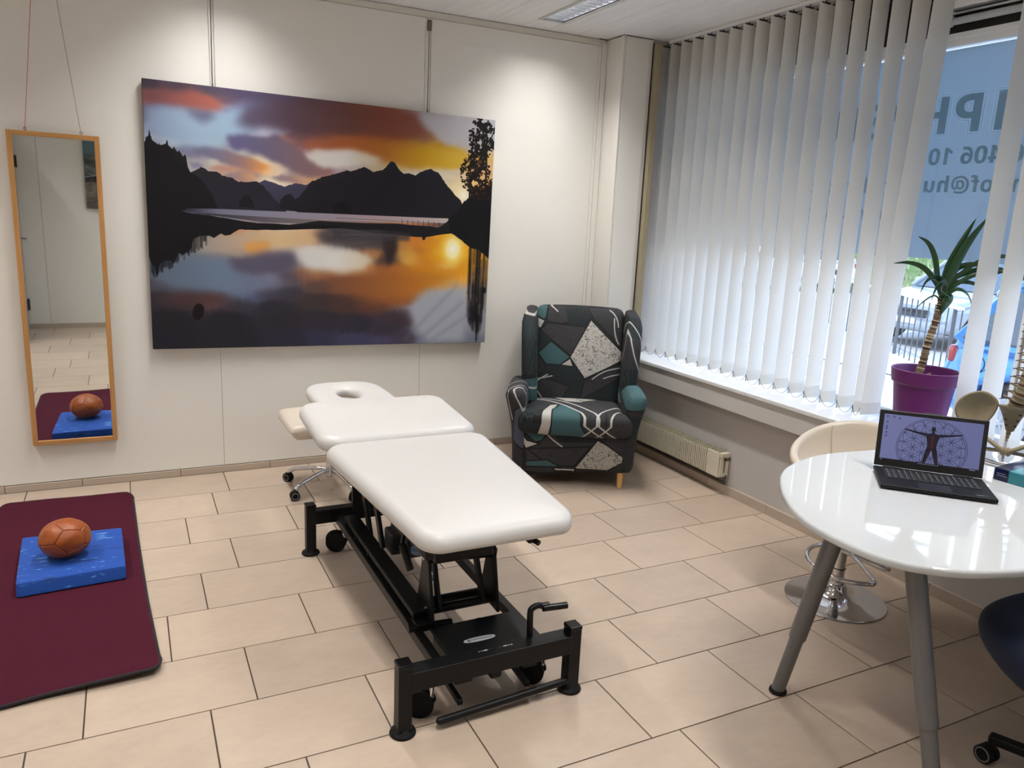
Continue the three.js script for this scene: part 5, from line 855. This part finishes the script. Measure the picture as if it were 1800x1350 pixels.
  leaf([[0, 0.02], [-0.03, 0.05, -0.07], [-0.055, 0.085, -0.1], [-0.07, 0.06, -0.12], [-0.03, 0.03, -0.13]], 0.018, 0.9); leaf([[0, 0.0], [-0.05, 0.03, -0.03], [-0.1, 0.01, -0.05], [-0.145, -0.03, -0.06]], 0.005, 0.2);
  leaf([[0, 0.02], [0.04, 0.1, 0.03], [0.09, 0.15, 0.06], [0.14, 0.16, 0.0], [0.17, 0.09, -0.03]], 0.016, 0.5); leaf([[0, 0.02], [0.04, 0.08, -0.03], [0.1, 0.125, -0.06], [0.16, 0.13, -0.08], [0.21, 0.14, -0.09]], 0.012, 0.4);
  leaf([[0, 0.0], [0.04, 0.06, 0.05], [0.1, 0.085, 0.05], [0.15, 0.07, -0.03], [0.19, 0.02, -0.07]], 0.013, 0.5); leaf([[0, 0.0], [0.03, 0.06, -0.05], [0.065, 0.045, -0.08], [0.1, -0.04, -0.1], [0.13, -0.11, -0.12]], 0.013, 0.8);
  leaf([[0, 0.01], [0.06, 0.1, 0.04], [0.15, 0.15, -0.1], [0.25, 0.11, -0.2], [0.3, 0.03, -0.28]], 0.016, 0.4); leaf([[0, 0.03], [0.02, 0.02, -0.03], [0.01, -0.02, -0.02], [-0.012, -0.06, -0.01]], 0.024, 0.2); leaf([[0, 0.05], [0.006, 0.0, -0.028], [-0.006, -0.06, -0.022]], 0.02, 0.1);
  leaf([[0, 0.02], [0.05, 0.12, -0.02], [0.13, 0.2, -0.09], [0.22, 0.2, -0.18], [0.3, 0.16, -0.28]], 0.011, 0.4);
}
// dark blue chair at the right edge
{
  const cx = 2.342, cz = 3.71, t = thing('swivel_chair', 'dark blue velvet swivel chair at the right edge of the picture', 'office chair', [cx, 0, cz]);
  const velvet = phys('#10203a', 0.8, { sheen: 1, sheenColor: new THREE.Color('#2c4a74'), sheenRoughness: 0.4 });
  part('seat', gridSurface(64, 30, (u, v) => {
    const a = u * Math.PI * 2, c = Math.cos(a), s = Math.sin(a), n = 2.6, sq = 1 / Math.pow(Math.abs(c) ** n + Math.abs(s) ** n, 1 / n);
    const pr = [[0.0, 0.30], [0.13, 0.305], [0.215, 0.345], [0.27, 0.41], [0.288, 0.455], [0.282, 0.492], [0.245, 0.515], [0.15, 0.513], [0.0, 0.505]], k = v * (pr.length - 1), i = Math.min(pr.length - 2, Math.floor(k)), e = k - i;
    const h = (q) => pr[clamp(q, 0, pr.length - 1)], cr = (d) => { const p0 = h(i - 1)[d], p1 = h(i)[d], p2 = h(i + 1)[d], p3 = h(i + 2)[d]; return 0.5 * (2 * p1 + (p2 - p0) * e + (2 * p0 - 5 * p1 + 4 * p2 - p3) * e * e + (3 * p1 - p0 - 3 * p2 + p3) * e ** 3); };
    const R = Math.max(1e-4, cr(0)) * sq; return [cx + R * c, cr(1), cz + R * s * 1.15];
  }, true), velvet, t);
  part('backrest', gridSurface(40, 22, (u, v) => {
    const a = -0.85 + 1.7 * (u < 0.5 ? u * 2 : (1 - u) * 2) + 1.35, inn = u < 0.5 ? 0 : 1, k = v, R = (0.285 + 0.045 * k) - (inn ? 0.05 : 0) * Math.sin(Math.PI * clamp(k * 0.94 + 0.03, 0, 1)) ** 0.3;
    return [cx + R * Math.cos(a), 0.46 + 0.36 * k - 0.08 * ((a - 1.35) / 0.85) ** 2 * k, cz + R * Math.sin(a) * 1.15];
  }, true), velvet, t);
  part('column', [bar([cx, 0.07, cz], [cx, 0.2, cz], 0.028), bar([cx, 0.2, cz], [cx, 0.31, cz], 0.016), rbox(cx - 0.08, cx + 0.08, 0.29, 0.304, cz - 0.08, cz + 0.08, 0.003)], M.black, t);
  const a0 = Math.atan2(3.475 - cz, 2.265 - cx), R0 = 0.253;
  for (let k = 0; k < 5; k++) {
    const a = a0 + k * Math.PI * 0.4, c = Math.cos(a), s = Math.sin(a), P = (q, y) => [cx + q * c, y, cz + q * s];
    const leg = part('base_leg', [beam(P(0.02, 0.098), P(R0 + 0.012, 0.082), 0.036, 0.03, 0.008), bar(P(R0, 0.05), P(R0, 0.085), 0.011)], M.black, t);
    const q = a + 0.35, [x, , z] = P(R0 + 0.01, 0);
    part('caster', [-1, 1].map((e) => new THREE.CylinderGeometry(0.028, 0.028, 0.016, 24).rotateZ(Math.PI / 2).rotateY(-q + Math.PI / 2).translate(x + e * 0.013 * Math.sin(q), 0.028, z - e * 0.013 * Math.cos(q))).concat(rbox(x - 0.012, x + 0.012, 0.02, 0.058, z - 0.012, z + 0.012, 0.006)), M.rubber, leg);
    for (const e of [-1, 1]) part('caster_ring', new THREE.TorusGeometry(0.021, 0.0025, 6, 24).rotateY(Math.PI / 2).rotateY(-q + Math.PI / 2).translate(x + e * 0.0215 * Math.sin(q), 0.028, z - e * 0.0215 * Math.cos(q)), M.greyRing, leg);
  }
}

// ================================================================ OUTSIDE THE WINDOW
const GY = -0.2;
{
  const slabTex = pixelTexture(512, 512, (u, v) => { const k = 1 + 0.08 * fbm(u * 8, v * 8) + 0.06 * (rnd() - 0.5); return [206 * k, 202 * k, 196 * k]; });
  const concrete = std('#ffffff', 0.9, { map: slabTex }), asphalt = std('#a8a8a6', 0.95), stoneMat = std('#d8d5cf', 0.85);
  structure('pavement', planarUV(box(3.5, 10.2, GY - 0.2, GY, -16, 14), (x, y, z) => [x / 2, z / 2]), concrete, 'pale sunlit pavement outside the window');
  structure('parking_ground', box(10.2, 60, GY - 0.25, GY - 0.02, -40, 20), asphalt, 'pale parking ground beyond the railing');
  const k = structure('kerb', box(8.55, 8.6, GY - 0.2, GY + 0.005, -16, 14), M.darkCord, 'kerb line across the pavement');
  for (let z = -9; z < 4; z += 1) part('kerb_stone', rbox(8.6, 8.85, GY - 0.2, GY + 0.05, z + 0.005, z + 0.995, 0.015), stoneMat, k);
  const bank = gridSurface(60, 24, (u, v) => { const x = 19 + v * 16, z = -34 + u * 46; return [x, GY - 0.1 + 3.4 * smooth(0, 0.85, v) + 0.25 * fbm(x / 3, z / 3, 2), z]; });
  const grassT = pixelTexture(512, 512, (u, v) => { const a = fbm(u * 9, v * 9, 2), b = fbm(u * 60, v * 60, 5); return [84 + 44 * a + 54 * b, 108 + 40 * a + 54 * b, 58 + 28 * a + 38 * b]; });
  grassT.repeat.set(14, 6);
  const bk = structure('grass_bank', bank, std('#ffffff', 1, { map: grassT }), 'grassy green bank behind the parked cars');
  const blade = new THREE.ConeGeometry(0.03, 0.34, 4).translate(0, 0.16, 0), tufts = new THREE.InstancedMesh(blade, std('#ffffff', 1), 9000), mm = new THREE.Matrix4(), q = new THREE.Quaternion(), col = new THREE.Color();
  const bp = bank.attributes.position;
  for (let i = 0; i < 9000; i++) {
    const u = rnd(), v = rnd() * 0.9, x = 19 + v * 16, z = -34 + u * 46, y = GY - 0.1 + 3.4 * smooth(0, 0.85, v) + 0.25 * fbm(x / 3, z / 3, 2);
    q.setFromEuler(new THREE.Euler(rr(-0.4, 0.4), rr(0, 6), rr(-0.4, 0.4))); mm.compose(V(x, y, z), q, V(1.6, rr(0.6, 1.5), 1.6)); tufts.setMatrixAt(i, mm); tufts.setColorAt(i, col.setHSL(0.22 + rr(-0.03, 0.05), 0.3, rr(0.16, 0.34)));
  }
  tufts.name = 'grass'; scene.add(tufts); tag(tufts, 'tufts of long grass covering the bank behind the cars', 'grass', null, 'stuff');
  structure('field', box(34, 70, 2.4, 3.0, -60, 20), std('#d6c58c', 1), 'dry yellow field above the bank');
}
// railing along the edge of the pavement
{
  const t = thing('railing', 'metal railing with thin upright bars outside, behind the potted plant', 'railing', [10.2, GY, -3.2]);
  const grey = std('#4d5157', 0.45, { metalness: 0.3 }), A = V(12.1, 0.685, -5.9), B = V(9.1, 0.685, -1.3), n = 28;
  part('handrail', beam(A.toArray(), B.toArray(), 0.045, 0.04, 0.006), std('#c9ccd0', 0.4, { metalness: 0.3 }), t);
  for (let i = 0; i <= n; i++) { const p = A.clone().lerp(B, i / n), post = i % 9 === 0; part(post ? 'post' : 'baluster', bar([p.x, GY, p.z], [p.x, 0.675, p.z], post ? 0.024 : 0.0085, undefined, 10), grey, t); }
}
// cars: side profile loft, glass house, lamps, wheels
function makeCar(paint, label, pos, turn, group) {
  const t = thing('car', label, 'car', pos, { turn, group });
  const glass = phys('#33434f', 0.08, { clearcoat: 1 }), tyre = std('#17181a', 0.8), rim = std('#b8bcc2', 0.3, { metalness: 0.8 }), trimM = std('#1c1f24', 0.5);
  const body = phys(paint, 0.28, { clearcoat: 1, clearcoatRoughness: 0.05, metalness: 0.35 });
  // x forwards, y up, z to the side
  const L = 4.1, Wd = 0.86;
  const lower = [[-2.02, 0.36], [-2.05, 0.5], [-2.0, 0.72], [-1.94, 0.9], [-1.4, 0.95], [-0.4, 0.93], [0.85, 0.92], [1.25, 0.86], [1.75, 0.76], [1.98, 0.66], [2.05, 0.48], [2.02, 0.3], [1.76, 0.24], [1.72, 0.36], [1.6, 0.56], [1.36, 0.64], [1.12, 0.56], [1.0, 0.36], [0.96, 0.22], [-0.92, 0.22], [-0.98, 0.36], [-1.1, 0.56], [-1.34, 0.64], [-1.58, 0.56], [-1.7, 0.36], [-1.74, 0.26]];
  const g = profile(lower, Wd * 2, 0.07, 5).translate(0, 0, -Wd); const p = g.attributes.position;
  for (let i = 0; i < p.count; i++) { const y = p.getY(i), x = p.getX(i), k = 1 - 0.07 * smooth(0.55, 0.95, y) - 0.12 * smooth(1.5, 2.1, Math.abs(x)) - 0.03 * smooth(0.4, 0.2, y); p.setZ(i, p.getZ(i) * k); }
  g.computeVertexNormals(); part('body', g, body, t);
  const house = profile([[-1.9, 0.9], [-1.55, 1.36], [-1.1, 1.45], [-0.2, 1.47], [0.35, 1.4], [1.05, 0.9]], Wd * 1.86, 0.06, 4).translate(0, 0, -Wd * 0.93), hp = house.attributes.position;
  for (let i = 0; i < hp.count; i++) hp.setZ(i, hp.getZ(i) * (1 - 0.2 * smooth(0.9, 1.46, hp.getY(i))));
  house.computeVertexNormals(); part('windows', house, glass, t);
  const roof = profile([[-1.6, 1.385], [-1.12, 1.462], [-0.2, 1.485], [0.32, 1.425], [0.36, 1.41], [-0.2, 1.44], [-1.1, 1.425], [-1.52, 1.365]], Wd * 1.56, 0.02, 3).translate(0, 0, -Wd * 0.78); part('roof', roof, body, t);
  for (const s of [-1, 1]) {
    const z = (y) => s * Wd * 0.93 * (1 - 0.2 * smooth(0.9, 1.46, y)) * 0.985, P = (x, y) => [x, y, z(y)];
    part('pillar', [beam(P(-1.86, 0.9), P(-1.5, 1.4), 0.05, 0.1, 0.015), beam(P(-0.42, 0.9), P(-0.4, 1.44), 0.03, 0.07, 0.01), beam(P(1.06, 0.9), P(0.34, 1.41), 0.05, 0.07, 0.015), beam(P(-1.55, 1.4), P(0.36, 1.42), 0.05, 0.05, 0.015)], body, t);
    part('mirror', softBox(0.14, 0.12, 0.2, 0.045, 6).translate(0.72, 0.97, s * (Wd + 0.06)), body, t);
    part('door_line', [path([[-0.42, 0.9, s * Wd * 1.0], [-0.44, 0.6, s * Wd * 1.02], [-0.42, 0.3, s * Wd * 1.0]], 0.006, 10, false, 5), path([[0.85, 0.88, s * Wd * 0.985], [0.88, 0.55, s * Wd * 1.015], [0.8, 0.3, s * Wd * 0.99]], 0.006, 10, false, 5), path([[-1.3, 0.9, s * Wd * 0.985], [-1.12, 0.7, s * Wd * 1.005], [-1.02, 0.5, s * Wd * 1.01]], 0.006, 10, false, 5)], trimM, t);
    part('door_handle', [rbox(-0.35, -0.17, 0.775, 0.8, s * Wd * 1.0 - 0.02, s * Wd * 1.0 + 0.025, 0.01), rbox(-1.12, -0.95, 0.785, 0.81, s * Wd * 1.0 - 0.02, s * Wd * 1.0 + 0.025, 0.01)], body, t);
    part('head_lamp', softBox(0.3, 0.15, 0.3, 0.06, 8, (q) => { q.x -= 0.25 * Math.abs(q.z + 0.15 * s) * 1; }).translate(1.84, 0.645, s * 0.58), phys('#dfe6ea', 0.05, { clearcoat: 1 }), t);
    part('tail_lamp', softBox(0.09, 0.16, 0.14, 0.035, 8).translate(-1.925, 0.77, s * 0.69), phys('#8a1620', 0.15, { clearcoat: 1 }), t);
    for (const x of [-1.34, 1.36]) { const w = part('wheel', [new THREE.TorusGeometry(0.245, 0.075, 12, 36).translate(x, 0.315, s * (Wd - 0.09)), new THREE.CylinderGeometry(0.27, 0.27, 0.13, 32).rotateX(Math.PI / 2).translate(x, 0.315, s * (Wd - 0.1))], tyre, t); part('rim', [new THREE.CylinderGeometry(0.2, 0.2, 0.02, 32).rotateX(Math.PI / 2).translate(x, 0.315, s * (Wd - 0.03)), ...Array.from({ length: 5 }, (_, k) => beam([x, 0.315, s * (Wd - 0.015)], [x + 0.19 * Math.cos(k * 1.2566), 0.315 + 0.19 * Math.sin(k * 1.2566), s * (Wd - 0.015)], 0.05, 0.02, 0.006))], rim, w); }
  }
  part('fuel_flap', new THREE.TorusGeometry(0.085, 0.005, 6, 28).scale(1.1, 0.95, 1).translate(-1.66, 0.74, Wd * 0.965), trimM, t);
  part('bumper', [softBox(0.16, 0.2, 1.5, 0.06, 8).translate(1.98, 0.36, 0), softBox(0.16, 0.2, 1.5, 0.06, 8).translate(-1.98, 0.4, 0)], body, t);
  part('grille', [0, 1, 2].map((k) => rbox(2.0, 2.075, 0.5 + k * 0.045, 0.52 + k * 0.045, -0.42, 0.42, 0.005)), trimM, t);
  part('number_plate', [rbox(2.045, 2.075, 0.38, 0.46, -0.25, 0.25, 0.004), rbox(-2.08, -2.05, 0.5, 0.58, -0.25, 0.25, 0.004)], std('#eceef0', 0.5), t);
  part('roof_rail', [-1, 1].map((s) => path([[-1.3, 1.46, s * 0.58], [-1.1, 1.5, s * 0.58], [0.0, 1.51, s * 0.58], [0.2, 1.46, s * 0.58]], 0.016, 16, false, 6)), trimM, t);
  return t;
}
makeCar('#3f86c4', 'blue hatchback parked close outside the window, its rear quarter showing beside the plant', [6.95, GY, 2.45], -Math.PI / 2 - 0.05);
makeCar('#8e99a2', 'silver hatchback parked beyond the railing, behind the plant leaves', [13.1, GY, -3.35], 3.05);
makeCar('#c4cacd', 'white car seen in slivers between the blind slats, beyond the railing', [17.5, GY, -12.6], 2.6);

// ---------------------------------------------------------------- shadows and drawing
const renderer = new THREE.WebGLRenderer({ antialias: true });
renderer.toneMapping = THREE.LinearToneMapping; renderer.toneMappingExposure = EXPOSURE; renderer.shadowMap.enabled = true;
scene.traverse((o) => { if (o.isMesh) { o.castShadow = true; o.receiveShadow = true; } });
sun.castShadow = true;
renderer.render(scene, camera);
